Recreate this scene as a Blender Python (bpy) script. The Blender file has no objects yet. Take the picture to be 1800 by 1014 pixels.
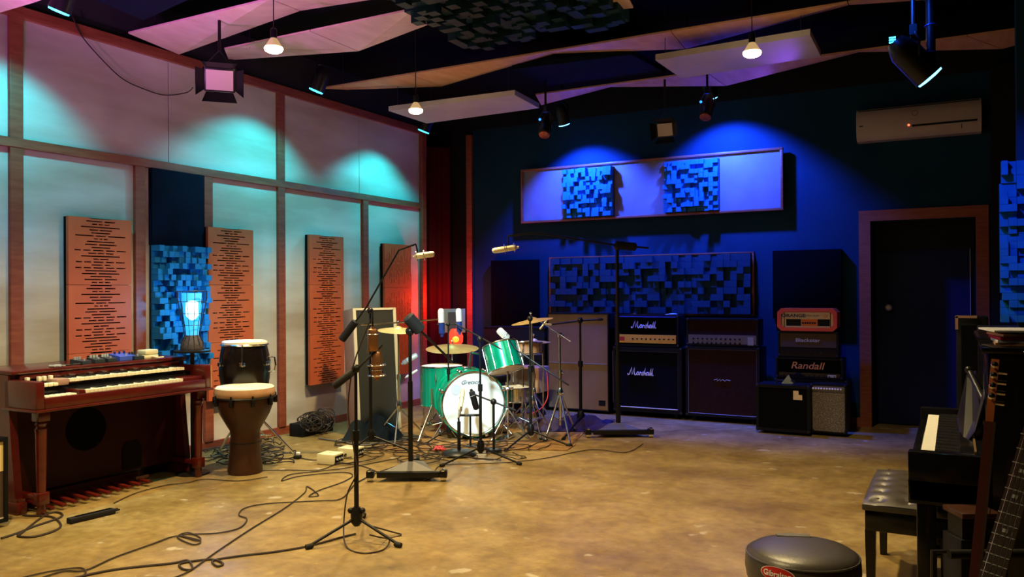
import bpy, bmesh, math, random
from mathutils import Vector, Matrix
PI = math.pi
R_ = math.radians
scn = bpy.context.scene
COL = scn.collection
random.seed(7)

# ------------------------------------------------------------------ camera
FPX = 1427.3
TH, PH, RO, CH = R_(28.588), R_(.2301), R_(-.3524), 1.45
cF = Vector((-math.sin(TH)*math.cos(PH), math.cos(TH)*math.cos(PH), math.sin(PH)))
r0 = Vector((math.cos(TH), math.sin(TH), 0)); u0 = r0.cross(cF)
cR = r0*math.cos(RO)+u0*math.sin(RO); cU = u0*math.cos(RO)-r0*math.sin(RO)
CO = Vector((0, 0, CH))
cam = bpy.data.objects.new('camera', bpy.data.cameras.new('camera'))
COL.objects.link(cam)
cam.data.sensor_width = 36; cam.data.lens = FPX/1800*36; cam.data.clip_start = .05
cam.matrix_world = Matrix(((cR.x, cU.x, -cF.x, CO.x), (cR.y, cU.y, -cF.y, CO.y), (cR.z, cU.z, -cF.z, CO.z), (0, 0, 0, 1)))
scn.camera = cam

# ------------------------------------------------------------------ world, exposure
w = bpy.data.worlds.new('world'); scn.world = w; w.use_nodes = True
w.node_tree.nodes['Background'].inputs[0].default_value = (.25, .3, .6, 1)
w.node_tree.nodes['Background'].inputs[1].default_value = .002
scn.view_settings.view_transform = 'Standard'
scn.view_settings.look = 'None'
scn.view_settings.gamma = 1
scn.view_settings.use_curve_mapping = False
scn.view_settings.exposure = 0.0

# pixel of the photograph -> point of the room on a known plane (measuring aid)
def ray(x, y): return cF+cR*((x-900)/FPX)-cU*((y-507)/FPX)
def _pl(x, y, a, v):
    d = ray(x, y); return CO+d*((v-CO[a])/d[a])
def gx(x, y, v): return _pl(x, y, 0, v)
def gy(x, y, v): return _pl(x, y, 1, v)
def gz(x, y, v=0.0): return _pl(x, y, 2, v)
def gd(x, y, d): return CO+ray(x, y)*d

# ------------------------------------------------------------------ lights
def aim(o, d):
    o.rotation_euler = Vector(d).to_track_quat('-Z', 'Y').to_euler()
def spot(loc, d, e, col, ang=60, blend=.5, rad=.05):
    l = bpy.data.lights.new('spot_lamp', 'SPOT'); l.energy = e; l.color = col; l.spot_size = R_(ang); l.spot_blend = blend; l.shadow_soft_size = rad
    o = bpy.data.objects.new('spot_lamp', l); COL.objects.link(o); o.location = loc; aim(o, d); return o
def point(loc, e, col, rad=.05):
    l = bpy.data.lights.new('point_lamp', 'POINT'); l.energy = e; l.color = col; l.shadow_soft_size = rad
    o = bpy.data.objects.new('point_lamp', l); COL.objects.link(o); o.location = loc; return o
WARM = (1, .76, .36)
BULBS = [(-4.28, 4.30, 3.19), (-4.40, 6.22, 3.13), (-1.28, 6.02, 3.16), (-1.28, 4.25, 3.2), (-4.3, 2.3, 3.19), (-1.8, 2.3, 3.19), (-2.8, .6, 3.19)]
for i, b in enumerate(BULBS):
    spot((b[0], b[1], b[2]-.05), (0, 0, -1), (430, 430, 300, 340, 430, 260, 330)[i], WARM, 122, 1, .05)
for b in BULBS[:3]:
    point((b[0], b[1], b[2]-.09), 3, (1, .75, .45), .05)
CYAN = (.01, .80, 1)
PARS_L = [((-5.36, 3.38, 3.36), (-.40, -.10, -.92)), ((-5.36, 5.92, 3.36), (-.40, -.10, -.92)), ((-5.42, 7.80, 3.30), (-.40, -.06, -.92))]
for (p, d), e in zip(PARS_L, (105, 125, 110)): spot(p, d, e, CYAN, 112, .5, .06)
BLUE = (.02, .075, 1)
PARS_B = [((-4.03, 8.72, 3.40), (.05, .44, -.87)), ((-2.28, 8.70, 3.50), (.05, .46, -.85))]
for p, d in PARS_B: spot(p, d, 1000, BLUE, 106, .5, .05)
PAR_R = (gd(1640, 141, 4.75), (cR*.66-cU*.74-cF*.10).normalized())
spot(PAR_R[0]+PAR_R[1]*.02, PAR_R[1], 120, (.0, .07, 1), 60, .6, .04)
spot((-.62, 4.75, 3.5), (1.05, 2.13, -1.5), 420, (.01, .10, 1), 31, .7, .05)   # added unseen lamp, throwing blue onto the right hand diffuser
# magenta wash lamp standing behind the camera, aimed up over the left wall and ceiling
spot((-2.6, .6, 1.0), (-.66, .56, .56), 220, (.70, .28, 1), 72, 1, .15)
spot((-4.4, 1.4, 1.3), (-.10, .66, .78), 800, (.85, .22, 1), 56, 1, .15)
for q_, off_ in ((gz(1335, 45, 3.57), (.1, .9, -.5)), (gz(1290, 142, 3.57), (.15, 1.0, -.35))):
    spot(q_+Vector(off_), -Vector(off_), 14, (.25, .07, 1), 48, 1, .05)  # added violet spots without fixtures, tinting two ceiling baffles
# neutral studio lamp over the camera side, aimed at the drum kit
spot((-2.0, 2.4, 3.3), (-2.18, 4.55, -2.80), 2100, (.70, .97, 1), 19, .8, .12)
# red lamp glow behind the drums, blue table lamp
point((-5.78, 8.85, 1.35), 24, (1, .03, .01), .06)
point((-5.62, 4.92, 1.30), 12, (.0, .42, 1), .06)

# ------------------------------------------------------------------ materials
def mat(name, col, rough=.5, metal=0, col2=None, scale=8, bump=0, emit=None, es=1, stretch=None, bscale=None, spec=None, contrast=(.35, .65), coat=0):
    m = bpy.data.materials.new(name); m.use_nodes = True
    nt = m.node_tree; b = nt.nodes['Principled BSDF']
    b.inputs['Base Color'].default_value = (*col, 1); b.inputs['Roughness'].default_value = rough; b.inputs['Metallic'].default_value = metal
    if spec is not None: b.inputs['Specular IOR Level'].default_value = spec
    if coat: b.inputs['Coat Weight'].default_value = coat; b.inputs['Coat Roughness'].default_value = .1
    tc = nt.nodes.new('ShaderNodeTexCoord'); mp = nt.nodes.new('ShaderNodeMapping')
    nt.links.new(tc.outputs['Object'], mp.inputs[0])
    if stretch: mp.inputs['Scale'].default_value = stretch
    if col2:
        n = nt.nodes.new('ShaderNodeTexNoise'); n.inputs['Scale'].default_value = scale; n.inputs['Detail'].default_value = 6
        r = nt.nodes.new('ShaderNodeValToRGB'); r.color_ramp.elements[0].position = contrast[0]; r.color_ramp.elements[1].position = contrast[1]
        r.color_ramp.elements[0].color = (*col, 1); r.color_ramp.elements[1].color = (*col2, 1)
        nt.links.new(mp.outputs[0], n.inputs[0]); nt.links.new(n.outputs[0], r.inputs[0]); nt.links.new(r.outputs[0], b.inputs['Base Color'])
    if bump:
        n = nt.nodes.new('ShaderNodeTexNoise'); n.inputs['Scale'].default_value = bscale or scale*6; n.inputs['Detail'].default_value = 4
        bp = nt.nodes.new('ShaderNodeBump'); bp.inputs['Strength'].default_value = bump; bp.inputs['Distance'].default_value = .01
        nt.links.new(mp.outputs[0], n.inputs[0]); nt.links.new(n.outputs[0], bp.inputs['Height']); nt.links.new(bp.outputs[0], b.inputs['Normal'])
    if emit:
        b.inputs['Emission Color'].default_value = (*emit, 1); b.inputs['Emission Strength'].default_value = es
    return m
M = dict(
 ply=mat('pale_plywood', (.42, .34, .26), .6, 0, (.64, .585, .52), 1.7, .2, stretch=(1, .4, 1.6)),
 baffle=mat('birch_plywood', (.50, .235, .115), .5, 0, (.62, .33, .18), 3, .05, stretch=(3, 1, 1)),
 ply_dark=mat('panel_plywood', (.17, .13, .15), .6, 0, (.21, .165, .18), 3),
 baffle_pink_lit=mat('pink_lit_birch_plywood', (.56, .36, .30), .5, 0, (.66, .46, .40), 3, .05, stretch=(3, 1, 1)),  # paler copy of the birch, pink light put into its colour
 white_baffle=mat('grey_painted_board', (.42, .36, .36), .6, 0, (.48, .42, .41), 3),
 timber=mat('red_brown_timber', (.22, .045, .020), .45, 0, (.30, .075, .035), 6, .1, stretch=(1, 1, 6)),
 orange=mat('orange_mdf', (.48, .085, .022), .55, 0, (.54, .11, .03), 3),
 dark_back=mat('black_felt', (.012, .008, .007), .95),
 navy_cloth=mat('navy_cloth', (.002, .004, .012), .9, 0, (.003, .006, .018), 5, .2, bscale=300),
 black_cloth=mat('black_cloth', (.002, .002, .002), .95, bump=.1, bscale=400),
 teal_block=mat('blue_painted_block', (.006, .12, .26), .6, 0, (.010, .16, .34), 6),
 teal_block2=mat('dark_blue_painted_block', (.006, .030, .045), .6),
 teal_block_shaded=mat('shaded_blue_painted_block', (.006, .036, .060), .6),  # block paint darkened, shade on the long low diffuser put into its colour
 blue_wall=mat('dark_blue_wall_paint', (.003, .026, .052), .8, 0, (.004, .033, .062), 2.5, .05),
 black=mat('black_paint', (.008, .008, .009), .6),
 ceil=mat('black_ceiling_paint', (.006, .006, .007), .85),
 dark_room=mat('dark_grey_wall', (.03, .028, .03), .8),
 metal_black=mat('black_coated_metal', (.008, .0075, .0075), .38, .3),
 rubber=mat('black_rubber', (.009, .008, .008), .7),
 chrome=mat('chrome', (.75, .74, .72), .16, 1),
 brass=mat('cymbal_bronze', (.80, .56, .22), .42, .6, (.70, .46, .16), 12, .05),
 gold=mat('champagne_metal', (.80, .68, .44), .42, .5),
 bronze=mat('aged_bronze', (.36, .17, .08), .4, .8),
 white_mic=mat('pale_mic_basket', (.80, .82, .78), .4, .3),
 blue_metal=mat('blue_enamel', (.02, .05, .25), .3, .4),
 green=mat('green_sparkle_lacquer', (.0, .30, .15), .22, .45, (.0, .42, .23), 240, coat=.8, contrast=(.4, .6)),
 skin=mat('drumhead_white', (.82, .86, .84), .5),
 skin_old=mat('drumhead_cream', (.78, .70, .52), .5, 0, (.70, .60, .42), 7),
 ink=mat('dark_ink', (.03, .05, .12), .6),
 mahog=mat('mahogany_lacquer', (.060, .004, .0022), .3, 0, (.090, .007, .0035), 5, .03, stretch=(1, 4, 4), coat=.4),
 mahog_dk=mat('dark_mahogany', (.020, .002, .002), .4, 0, (.028, .003, .002), 5),
 ivory=mat('ivory_keys', (.80, .74, .55), .35),
 white_key=mat('white_keys', (.88, .87, .82), .3),
 black_key=mat('black_keys', (.012, .012, .014), .25),
 brown_drum=mat('brown_stained_shell', (.040, .014, .007), .4, 0, (.058, .020, .010), 6),
 black_gloss=mat('black_gloss_lacquer', (.006, .006, .008), .12),
 black_shell=mat('black_drum_shell', (.006, .0035, .003), .25),
 vinyl=mat('black_vinyl', (.004, .004, .005), .45, bump=.15, bscale=500),
 leather=mat('charcoal_leather', (.050, .042, .036), .36, bump=.08, bscale=200),
 grille_dk=mat('black_grille_cloth', (.003, .003, .004), .85, bump=.3, bscale=600),
 grille_navy=mat('charcoal_grille_cloth', (.004, .004, .008), .85, bump=.3, bscale=600),
 grille_red=mat('maroon_grille_cloth', (.022, .007, .007), .85, 0, (.028, .010, .009), 30),
 grille_tan=mat('tan_grille_cloth', (.24, .15, .075), .85, 0, (.30, .19, .10), 3, .2, bscale=500),
 grille_brown=mat('brown_grille_cloth', (.085, .055, .035), .85, bump=.3, bscale=500),
 grille_silver=mat('silver_sparkle_grille', (.14, .11, .085), .6, .2, (.42, .36, .28), 90, contrast=(.5, .7)),
 grille_grey=mat('dark_grey_grille', (.035, .035, .033), .85, bump=.3, bscale=500),
 piping=mat('cream_piping', (.62, .56, .44), .5),
 piping_dim=mat('grey_piping', (.30, .28, .25), .5),
 gold_panel=mat('brushed_gold_panel', (.90, .46, .06), .35, .3),
 silver_panel=mat('brushed_steel_panel', (.16, .15, .15), .4, .6),
 logo_white=mat('white_plastic', (.85, .83, .85), .4),
 logo_tan=mat('copper_script', (.62, .26, .12), .4),
 logo_grey=mat('silver_lettering', (.45, .42, .38), .4),
 orange_vinyl=mat('orange_red_vinyl', (.80, .075, .02), .4),
 cream_panel=mat('cream_panel', (.75, .55, .38), .45),
 orange_panel=mat('orange_print', (.8, .18, .03), .5),
 cream=mat('cream_enamel', (.72, .66, .42), .5),
 cream_cloth=mat('cream_tolex', (.70, .55, .25), .6),
 ac=mat('off_white_plastic', (.40, .32, .30), .35),
 door=mat('navy_door_paint', (.004, .010, .055), .55),
 cable=mat('black_cable', (.030, .018, .012), .55),
 cable_red=mat('red_cable', (.5, .03, .03), .5),
 cable_grey=mat('grey_cable', (.12, .11, .10), .5),
 blue_pedal=mat('blue_enamel_pedal', (.05, .10, .55), .35),
 pedal_dark=mat('dark_pedal_enamel', (.02, .03, .04), .35),
 silver=mat('silver_plastic', (.5, .5, .5), .35, .4),
 maple=mat('maple_neck', (.45, .14, .045), .3, 0, (.26, .06, .02), 5, stretch=(1, 1, .3), coat=.5),
 mahog_neck=mat('mahogany_neck', (.055, .010, .005), .4),
 fretboard=mat('dark_fretboard', (.03, .016, .010), .45),
 red_body=mat('red_guitar_lacquer', (.60, .05, .015), .15, 0, (.45, .03, .01), 3, coat=.6),
 wood_top=mat('worn_pine', (.50, .28, .14), .55, 0, (.36, .18, .08), 5),
 pink_wood=mat('pale_pink_wood', (.42, .24, .17), .5, 0, (.36, .2, .15), 5),
 paper=mat('paper', (.55, .56, .62), .7),
 board=mat('pale_grey_board', (.42, .47, .45), .6),
 board_dk=mat('slate_panel', (.10, .13, .14), .6),
 red_badge=mat('red_badge', (.55, .015, .02), .35),
 curtain=mat('dark_red_curtain', (.05, .003, .003), .85, bump=.1, bscale=200),
 rug=mat('worn_rug', (.30, .17, .06), .95, 0, (.16, .08, .035), 5, .3, bscale=150),
 rug_dk=mat('dark_blanket', (.035, .022, .05), .95, 0, (.06, .035, .05), 6, .3, bscale=60),
 grey_cloth=mat('slate_grey_cloth', (.012, .017, .022), .9, bump=.3, bscale=20),
 bulb=mat('lit_bulb_lens', (1, .9, .7), .4, emit=(1, .80, .42), es=30),
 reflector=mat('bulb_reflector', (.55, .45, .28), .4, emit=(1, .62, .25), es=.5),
 cyan_lens=mat('lit_cyan_lens', (.1, .6, 1), .4, emit=(.05, .75, 1), es=4),
 blue_lens=mat('lit_blue_lens', (.1, .4, 1), .4, emit=(.12, .55, 1), es=6),
 blue_led=mat('lit_blue_led', (.1, .3, 1), .4, emit=(.02, .2, 1), es=3),
 lamp_glass=mat('lit_blue_glass', (.1, .5, .9), .4, emit=(.0, .42, 1), es=1.15),
 lamp_core=mat('lit_lamp_tube', (.6, .9, 1), .4, emit=(.35, .95, 1), es=3),
 red_glass=mat('lit_red_glass', (.8, .05, .02), .4, emit=(1, .045, .02), es=1.6),
 amber_core=mat('lit_amber_core', (.9, .4, .1), .4, emit=(1, .22, .01), es=3),
 red_led=mat('lit_red_led', (1, .1, .05), .4, emit=(1, .1, .04), es=4),
 par_foil=mat('red_reflecting_foil', (.50, .14, .08), .3, .8, (.25, .05, .03), 30, .5, bscale=60),  # reflected red put into the base colour
 diffuser_gel=mat('opal_panel', (.52, .42, .32), .5),
 diffuser_gel2=mat('pale_opal_panel', (.50, .40, .38), .5),
 wire=mat('dark_wire', (.03, .03, .04), .4, .5),
 wicker=mat('woven_dark_base', (.07, .05, .06), .7, 0, (.02, .015, .02), 120),
 glass_desk=mat('smoked_sheet', (.006, .0045, .004), .4),
 hinge=mat('brass_hinge', (.75, .5, .2), .3, .9),
 tape=mat('grey_tape', (.09, .08, .07), .6),
)
def floor_mat():
    m = bpy.data.materials.new('stained_concrete'); m.use_nodes = True; nt = m.node_tree; b = nt.nodes['Principled BSDF']
    N = nt.nodes.new; L = nt.links.new
    tc = N('ShaderNodeTexCoord')
    def noise(s, d, r=.6):
        n = N('ShaderNodeTexNoise'); n.inputs['Scale'].default_value = s; n.inputs['Detail'].default_value = d; n.inputs['Roughness'].default_value = r
        L(tc.outputs['Object'], n.inputs[0]); return n
    def ramp(n, stops):
        r = N('ShaderNodeValToRGB'); e = r.color_ramp.elements
        while len(e) < len(stops): e.new(.5)
        for k, (p, c) in enumerate(stops): e[k].position = p; e[k].color = (*c, 1)
        L(n.outputs[0], r.inputs[0]); return r
    a = ramp(noise(1.3, 10, .72), [(.34, (.15, .092, .027)), (.5, (.245, .165, .055)), (.66, (.345, .25, .100))])
    s = ramp(noise(14, 6), [(.3, (.62, .58, .55)), (.7, (1.15, 1.15, 1.15))])
    mx = N('ShaderNodeMix'); mx.data_type = 'RGBA'; mx.blend_type = 'MULTIPLY'; mx.inputs[0].default_value = .8
    L(a.outputs[0], mx.inputs[6]); L(s.outputs[0], mx.inputs[7])
    sp = ramp(noise(5.5, 3, .5), [(.66, (0, 0, 0)), (.71, (.8, .8, .8))])
    m2 = N('ShaderNodeMix'); m2.data_type = 'RGBA'; L(sp.outputs[0], m2.inputs[0]); L(mx.outputs[2], m2.inputs[6]); m2.inputs[7].default_value = (.42, .36, .26, 1)
    sp2 = ramp(noise(38, 2, .5), [(.72, (0, 0, 0)), (.76, (.7, .7, .7))])
    m3 = N('ShaderNodeMix'); m3.data_type = 'RGBA'; L(sp2.outputs[0], m3.inputs[0]); L(m2.outputs[2], m3.inputs[6]); m3.inputs[7].default_value = (.45, .36, .22, 1)
    L(m3.outputs[2], b.inputs['Base Color'])
    rr = ramp(noise(2.2, 5), [(.35, (.30, .30, .30)), (.7, (.52, .52, .52))]); L(rr.outputs[0], b.inputs['Roughness'])
    bp = N('ShaderNodeBump'); bp.inputs['Strength'].default_value = .12; bp.inputs['Distance'].default_value = .01
    L(noise(30, 6).outputs[0], bp.inputs['Height']); L(bp.outputs[0], b.inputs['Normal'])
    return m
M['floor'] = floor_mat()
for k_, sp_ in (('black_cloth', .05), ('navy_cloth', .1), ('ceil', .05), ('black', .15), ('grille_dk', .05), ('grille_navy', .05), ('grille_red', .1), ('grille_brown', .1), ('grille_grey', .1), ('grille_tan', .15), ('vinyl', .2), ('mahog_dk', .12),
                ('dark_back', .02), ('dark_room', .05), ('blue_wall', .15), ('curtain', .1), ('teal_block', .2), ('teal_block2', .15), ('teal_block_shaded', .15), ('rubber', .25), ('metal_black', .35), ('cable', .3), ('grey_cloth', .1), ('glass_desk', .2), ('door', .2), ('rug', .1), ('rug_dk', .1), ('black_gloss', .35), ('brown_drum', .3), ('cable_grey', .2)):
    M[k_].node_tree.nodes['Principled BSDF'].inputs['Specular IOR Level'].default_value = sp_

# ------------------------------------------------------------------ mesh builder
def frame(d, up=Vector((0, 0, 1))):
    d = Vector(d).normalized()
    if abs(d.dot(up)) > .98: up = Vector((1, 0, 0))
    x = up.cross(d).normalized(); return x, d.cross(x).normalized(), d
class MB:
    def __init__(s): s.v = []; s.f = []; s.mt = None
    def add(s, vs, fs):
        n = len(s.v); s.v += [Vector(p) for p in vs]; s.f += [tuple(i+n for i in f) for f in fs]; return s
    def box(s, a, b, rot=None, piv=None, ch=0):
        x0, y0, z0 = [min(a[i], b[i]) for i in range(3)]; x1, y1, z1 = [max(a[i], b[i]) for i in range(3)]
        if ch:   # chamfered box
            bm = bmesh.new(); bmesh.ops.create_cube(bm, size=1)
            for v in bm.verts: v.co = Vector(((x0+x1)/2+v.co.x*(x1-x0), (y0+y1)/2+v.co.y*(y1-y0), (z0+z1)/2+v.co.z*(z1-z0)))
            bmesh.ops.bevel(bm, geom=bm.edges[:], offset=ch, segments=2, profile=.5, affect='EDGES')
            bm.verts.index_update()
            vs = [v.co.copy() for v in bm.verts]; fs = [tuple(v.index for v in f.verts) for f in bm.faces]; bm.free()
        else:
            vs = [Vector(p) for p in ((x0,y0,z0),(x1,y0,z0),(x1,y1,z0),(x0,y1,z0),(x0,y0,z1),(x1,y0,z1),(x1,y1,z1),(x0,y1,z1))]
            fs = [(0,3,2,1),(4,5,6,7),(0,1,5,4),(1,2,6,5),(2,3,7,6),(3,0,4,7)]
        if rot is not None:
            c = Vector(piv) if piv is not None else Vector(((x0+x1)/2, (y0+y1)/2, (z0+z1)/2)); vs = [rot@(p-c)+c for p in vs]
        return s.add(vs, fs)
    def prism(s, poly, h, T):
        n = len(poly); vs = [T@Vector((p[0], p[1], 0)) for p in poly]+[T@Vector((p[0], p[1], h)) for p in poly]
        return s.add(vs, [tuple(range(n-1, -1, -1)), tuple(range(n, 2*n))]+[(i, (i+1) % n, n+(i+1) % n, n+i) for i in range(n)])
    def rings(s, rs, cap=True, close=False):
        n = len(rs[0]); base = len(s.v); vs = [p for r in rs for p in r]; fs = []
        m = len(rs)
        for k in range(m if close else m-1):
            for i in range(n): fs.append((k*n+i, k*n+(i+1) % n, ((k+1) % m)*n+(i+1) % n, ((k+1) % m)*n+i))
        if cap and not close: fs += [tuple(range(n-1, -1, -1)), tuple((m-1)*n+i for i in range(n))]
        return s.add(vs, fs)
    def rod(s, a, b, r, r2=None, n=10):
        a, b = Vector(a), Vector(b); x, y, d = frame(b-a); r2 = r if r2 is None else r2
        return s.rings([[p+(x*math.cos(t)+y*math.sin(t))*q for t in [2*PI*i/n for i in range(n)]] for p, q in ((a, r), (b, r2))])
    def lathe(s, prof, T=Matrix(), n=24, cap=True):
        return s.rings([[T@Vector((r*math.cos(2*PI*i/n), r*math.sin(2*PI*i/n), z)) for i in range(n)] for r, z in prof], cap)
    def along(s, a, b, prof, n=20):   # lathe profile [(radius, distance)] along a->b
        x, y, d = frame(Vector(b)-Vector(a)); a = Vector(a)
        return s.rings([[a+d*z+(x*math.cos(2*PI*i/n)+y*math.sin(2*PI*i/n))*r for i in range(n)] for r, z in prof])
    def tube(s, pts, r, n=6, close=False):
        pts = [Vector(p) for p in pts]; m = len(pts); rs = []; px = None
        for i, p in enumerate(pts):
            d = (pts[(i+1) % m]-pts[i-1]) if close else (pts[min(i+1, m-1)]-pts[max(i-1, 0)])
            if d.length < 1e-7: d = Vector((0, 0, 1))
            d.normalize()
            if px is None: x, y, _ = frame(d)
            else:
                x = px-d*px.dot(d)
                x = frame(d)[0] if x.length < 1e-4 else x.normalized(); y = d.cross(x)
            px = x
            rs.append([p+(x*math.cos(2*PI*k/n)+y*math.sin(2*PI*k/n))*r for k in range(n)])
        return s.rings(rs, close=close)
    def ball(s, c, r, n=12, sc=(1, 1, 1)):
        c = Vector(c); k = max(4, n//2)
        return s.rings([[c+Vector((math.cos(2*PI*i/n)*math.sin(t)*r*sc[0], math.sin(2*PI*i/n)*math.sin(t)*r*sc[1], -math.cos(t)*r*sc[2])) for i in range(n)] for t in [PI*(.04+.92*j/k) for j in range(k+1)]])
    def torus(s, c, nrm, R, r, n=32, m=6):
        x, y, d = frame(nrm); c = Vector(c)
        return s.tube([c+(x*math.cos(2*PI*i/n)+y*math.sin(2*PI*i/n))*R for i in range(n)], r, m, close=True)
    def build(s, name, mt, parent=None, world=False, label=None, kind=None, smooth=True, T=None):
        me = bpy.data.meshes.new(name)
        vs = s.v
        if T is not None: vs = [T@p for p in vs]
        if world and parent is not None:
            q = parent; off = Vector((0, 0, 0))
            while q is not None: off += q.location; q = q.parent
            vs = [p-off for p in vs]
        me.from_pydata([tuple(p) for p in vs], [], s.f); me.update()
        if smooth:
            me.polygons.foreach_set('use_smooth', [True]*len(me.polygons)); me.set_sharp_from_angle(angle=R_(38))
        o = bpy.data.objects.new(name, me); COL.objects.link(o); me.materials.append(M[mt] if isinstance(mt, str) else mt)
        if parent is not None: o.parent = parent
        if label: o['label'] = label
        if kind: o['kind'] = kind
        return o
def thing(name, label, cat, loc=(0, 0, 0), rz=0, group=None, rot=None):
    o = bpy.data.objects.new(name, None); COL.objects.link(o); o.location = loc; o.rotation_euler = rot or (0, 0, rz); o.empty_display_size = .05
    o['label'] = label; o['category'] = cat
    if group: o['group'] = group
    return o
def tag(o, label, cat, group=None):
    o['label'] = label; o['category'] = cat
    if group: o['group'] = group
    return o
def recentre(o):   # origin of a one-mesh thing to its base centre
    vs = o.data.vertices; n = len(vs)
    c = Vector((sum(v.co.x for v in vs)/n, sum(v.co.y for v in vs)/n, min(v.co.z for v in vs)))
    o.data.transform(Matrix.Translation(-c)); o.location = c; return o
def dup(root, loc, rz=None, label=None, group=None):
    r = root.copy(); COL.objects.link(r); r.location = loc
    if rz is not None: r.rotation_euler = (0, 0, rz)
    if label: r['label'] = label
    if group: r['group'] = group
    for ch in list(root.children):
        c = ch.copy(); COL.objects.link(c); c.parent = r
        for g in ch.children:
            d = g.copy(); COL.objects.link(d); d.parent = c
    return r
def text(s, h, mt, parent, loc, rot=(PI/2, 0, 0), shear=0, ext=.001, name='lettering', sx=1, kind=None, bold=0):
    c = bpy.data.curves.new('t', 'FONT'); c.body = s; c.size = h*1.35; c.shear = shear; c.extrude = ext; c.align_x = 'CENTER'; c.align_y = 'CENTER'; c.offset = bold
    t = bpy.data.objects.new('t', c); COL.objects.link(t); bpy.context.view_layer.update()
    me = bpy.data.meshes.new_from_object(t.evaluated_get(bpy.context.evaluated_depsgraph_get())); bpy.data.objects.remove(t)
    me.materials.clear(); me.materials.append(M[mt])
    o = bpy.data.objects.new(name, me); COL.objects.link(o); o.parent = parent; o.location = loc; o.rotation_euler = rot; o.scale = (sx, 1, 1)
    return o

# ------------------------------------------------------------------ THE ROOM
LX, BY, CZ = -6.09, 9.35, 3.98
def struct(mb, name, mt, parent=None):
    o = mb.build(name, mt, parent, smooth=False)
    if parent is None: o['kind'] = 'structure'
    return o
struct(MB().box((-7.2, -3, -.2), (2.6, 10.2, 0)), 'floor', 'floor')
struct(MB().box((-7.2, -3, CZ), (2.6, 10.2, CZ+.2)), 'ceiling', 'ceil')
struct(MB().box((2.4, -3, 0), (2.6, 9.35, CZ)), 'wall_right', 'dark_room')
struct(MB().box((-7.2, -3.2, 0), (2.6, -3, CZ)), 'wall_front', 'dark_room')
wl = struct(MB().box((LX-.25, -3, 0), (LX-.02, 8.72, CZ)), 'wall_left', 'dark_room')
# plywood sheets between the timbers: child parts of the wall
def yy(px, py=500): return gx(px, py, LX)[1]
ys_low = [-1.2, 1.1, yy(26), yy(243), yy(363), yy(492), yy(640), yy(743)]
ys_up = [-1.2, 1.1, yy(26), yy(492), yy(743)]
ZR0, ZR1, ZT = 2.535, 2.605, 3.50
def sheet(y0, y1, z0, z1):
    MB().box((LX-.02, y0+.004, z0), (LX, y1-.004, z1)).build('plywood_sheet', 'ply', wl, smooth=False)
for a, b in zip(ys_low, ys_low[1:]): sheet(a, b, .02, ZR0+.03)
for a, b in zip(ys_up, ys_up[1:]):
    n = 2 if b-a > 2 else 1
    for k in range(n): sheet(a+(b-a)*k/n, a+(b-a)*(k+1)/n, ZR0+.034, ZT+.05)
k = 1
def trim(a, b, name=None, mt='timber'):
    global k
    o = struct(MB().box(a, b, ch=.003), name or 'trim_%d' % k, mt); k += (name is None); return o
T0 = LX; T1 = LX+.035
for y in ys_low[1:]:
    if y == ys_low[-1]: trim((T0, y-.07, .0), (T1+.02, y+.03, ZT+.06))
    else: trim((T0, y-.048, .08), (T1, y+.048, ZR0))
for y in ys_up[1:-1]: trim((T0, y-.048, ZR1), (T1, y+.048, ZT))
trim((T0, -3, ZR0), (T1+.005, 8.65, ZR1))
trim((T0, -3, ZT), (T1+.005, 8.65, ZT+.085))
trim((T0, -3, 0), (T1-.01, 8.65, .08), 'baseboard_left')
# black bulkhead above the left wall
# alcove behind the end of the left wall
struct(MB().box((-7.2, 8.72, 0), (-7.0, 9.6, CZ)), 'wall_alcove', 'black')
# back wall with the door opening
DX0, DX1, DZ = gy(1531, 500, BY)[0], gy(1716, 500, BY)[0], gy(1600, 386, BY)[2]
WX0 = gy(832, 500, BY)[0]
wb = struct(MB().box((WX0, BY, 0), (DX0, BY+.2, 3.62)).box((DX0, BY, DZ), (DX1, BY+.2, 3.62)).box((DX1, BY, 0), (2.6, BY+.2, 3.62)), 'wall_back', 'blue_wall')
struct(MB().box((-7.2, BY-.02, 3.62), (2.6, BY+.2, CZ)), 'trim_40', 'black')
struct(MB().box((-7.2, BY+.01, 0), (WX0, BY+.2, 3.62)), 'wall_back.001', 'black')
trim((WX0-.075, BY-.05, 0), (WX0+.012, BY+.0, 3.56))
trim((WX0, BY-.02, 0), (DX0-.1, BY, .09), 'baseboard_back')
# door casing (mitred) and recessed door
cw = .112
T = Matrix.Translation((0, BY-.035, 0))@Matrix.Rotation(PI/2, 4, 'X')@Matrix.Translation((0, 0, -.035))
struct(MB().prism([(DX0-cw, 0), (DX0, 0), (DX0, DZ), (DX0-cw, DZ+cw)], .035, T), 'trim_41', 'timber')
struct(MB().prism([(DX1, 0), (DX1+cw, 0), (DX1+cw, DZ+cw), (DX1, DZ)], .035, T), 'trim_42', 'timber')
struct(MB().prism([(DX0-cw, DZ+cw), (DX0, DZ), (DX1, DZ), (DX1+cw, DZ+cw)], .035, T), 'trim_43', 'timber')
struct(MB().box((DX0-.05, BY+.2, 0), (DX0+.012, BY+.45, DZ)).box((DX1-.012, BY+.2, 0), (DX1+.05, BY+.45, DZ)).box((DX0, BY+.2, DZ-.3), (DX1, BY+.45, DZ+.05)), 'trim_44', 'black')
dr = struct(MB().box((DX0+.02, BY+.26, .01), (DX1-.02, BY+.31, DZ-.22), ch=.004), 'door_1', 'door')
kp = gy(1562, 540, BY+.22)
MB().lathe([(.012, 0), (.012, .03), (.034, .04), (.036, .055), (.02, .07)], Matrix.Translation((kp.x, BY+.26, kp.z))@Matrix.Rotation(PI/2, 4, 'X'), 16).build('door_handle', 'silver', dr)
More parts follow.
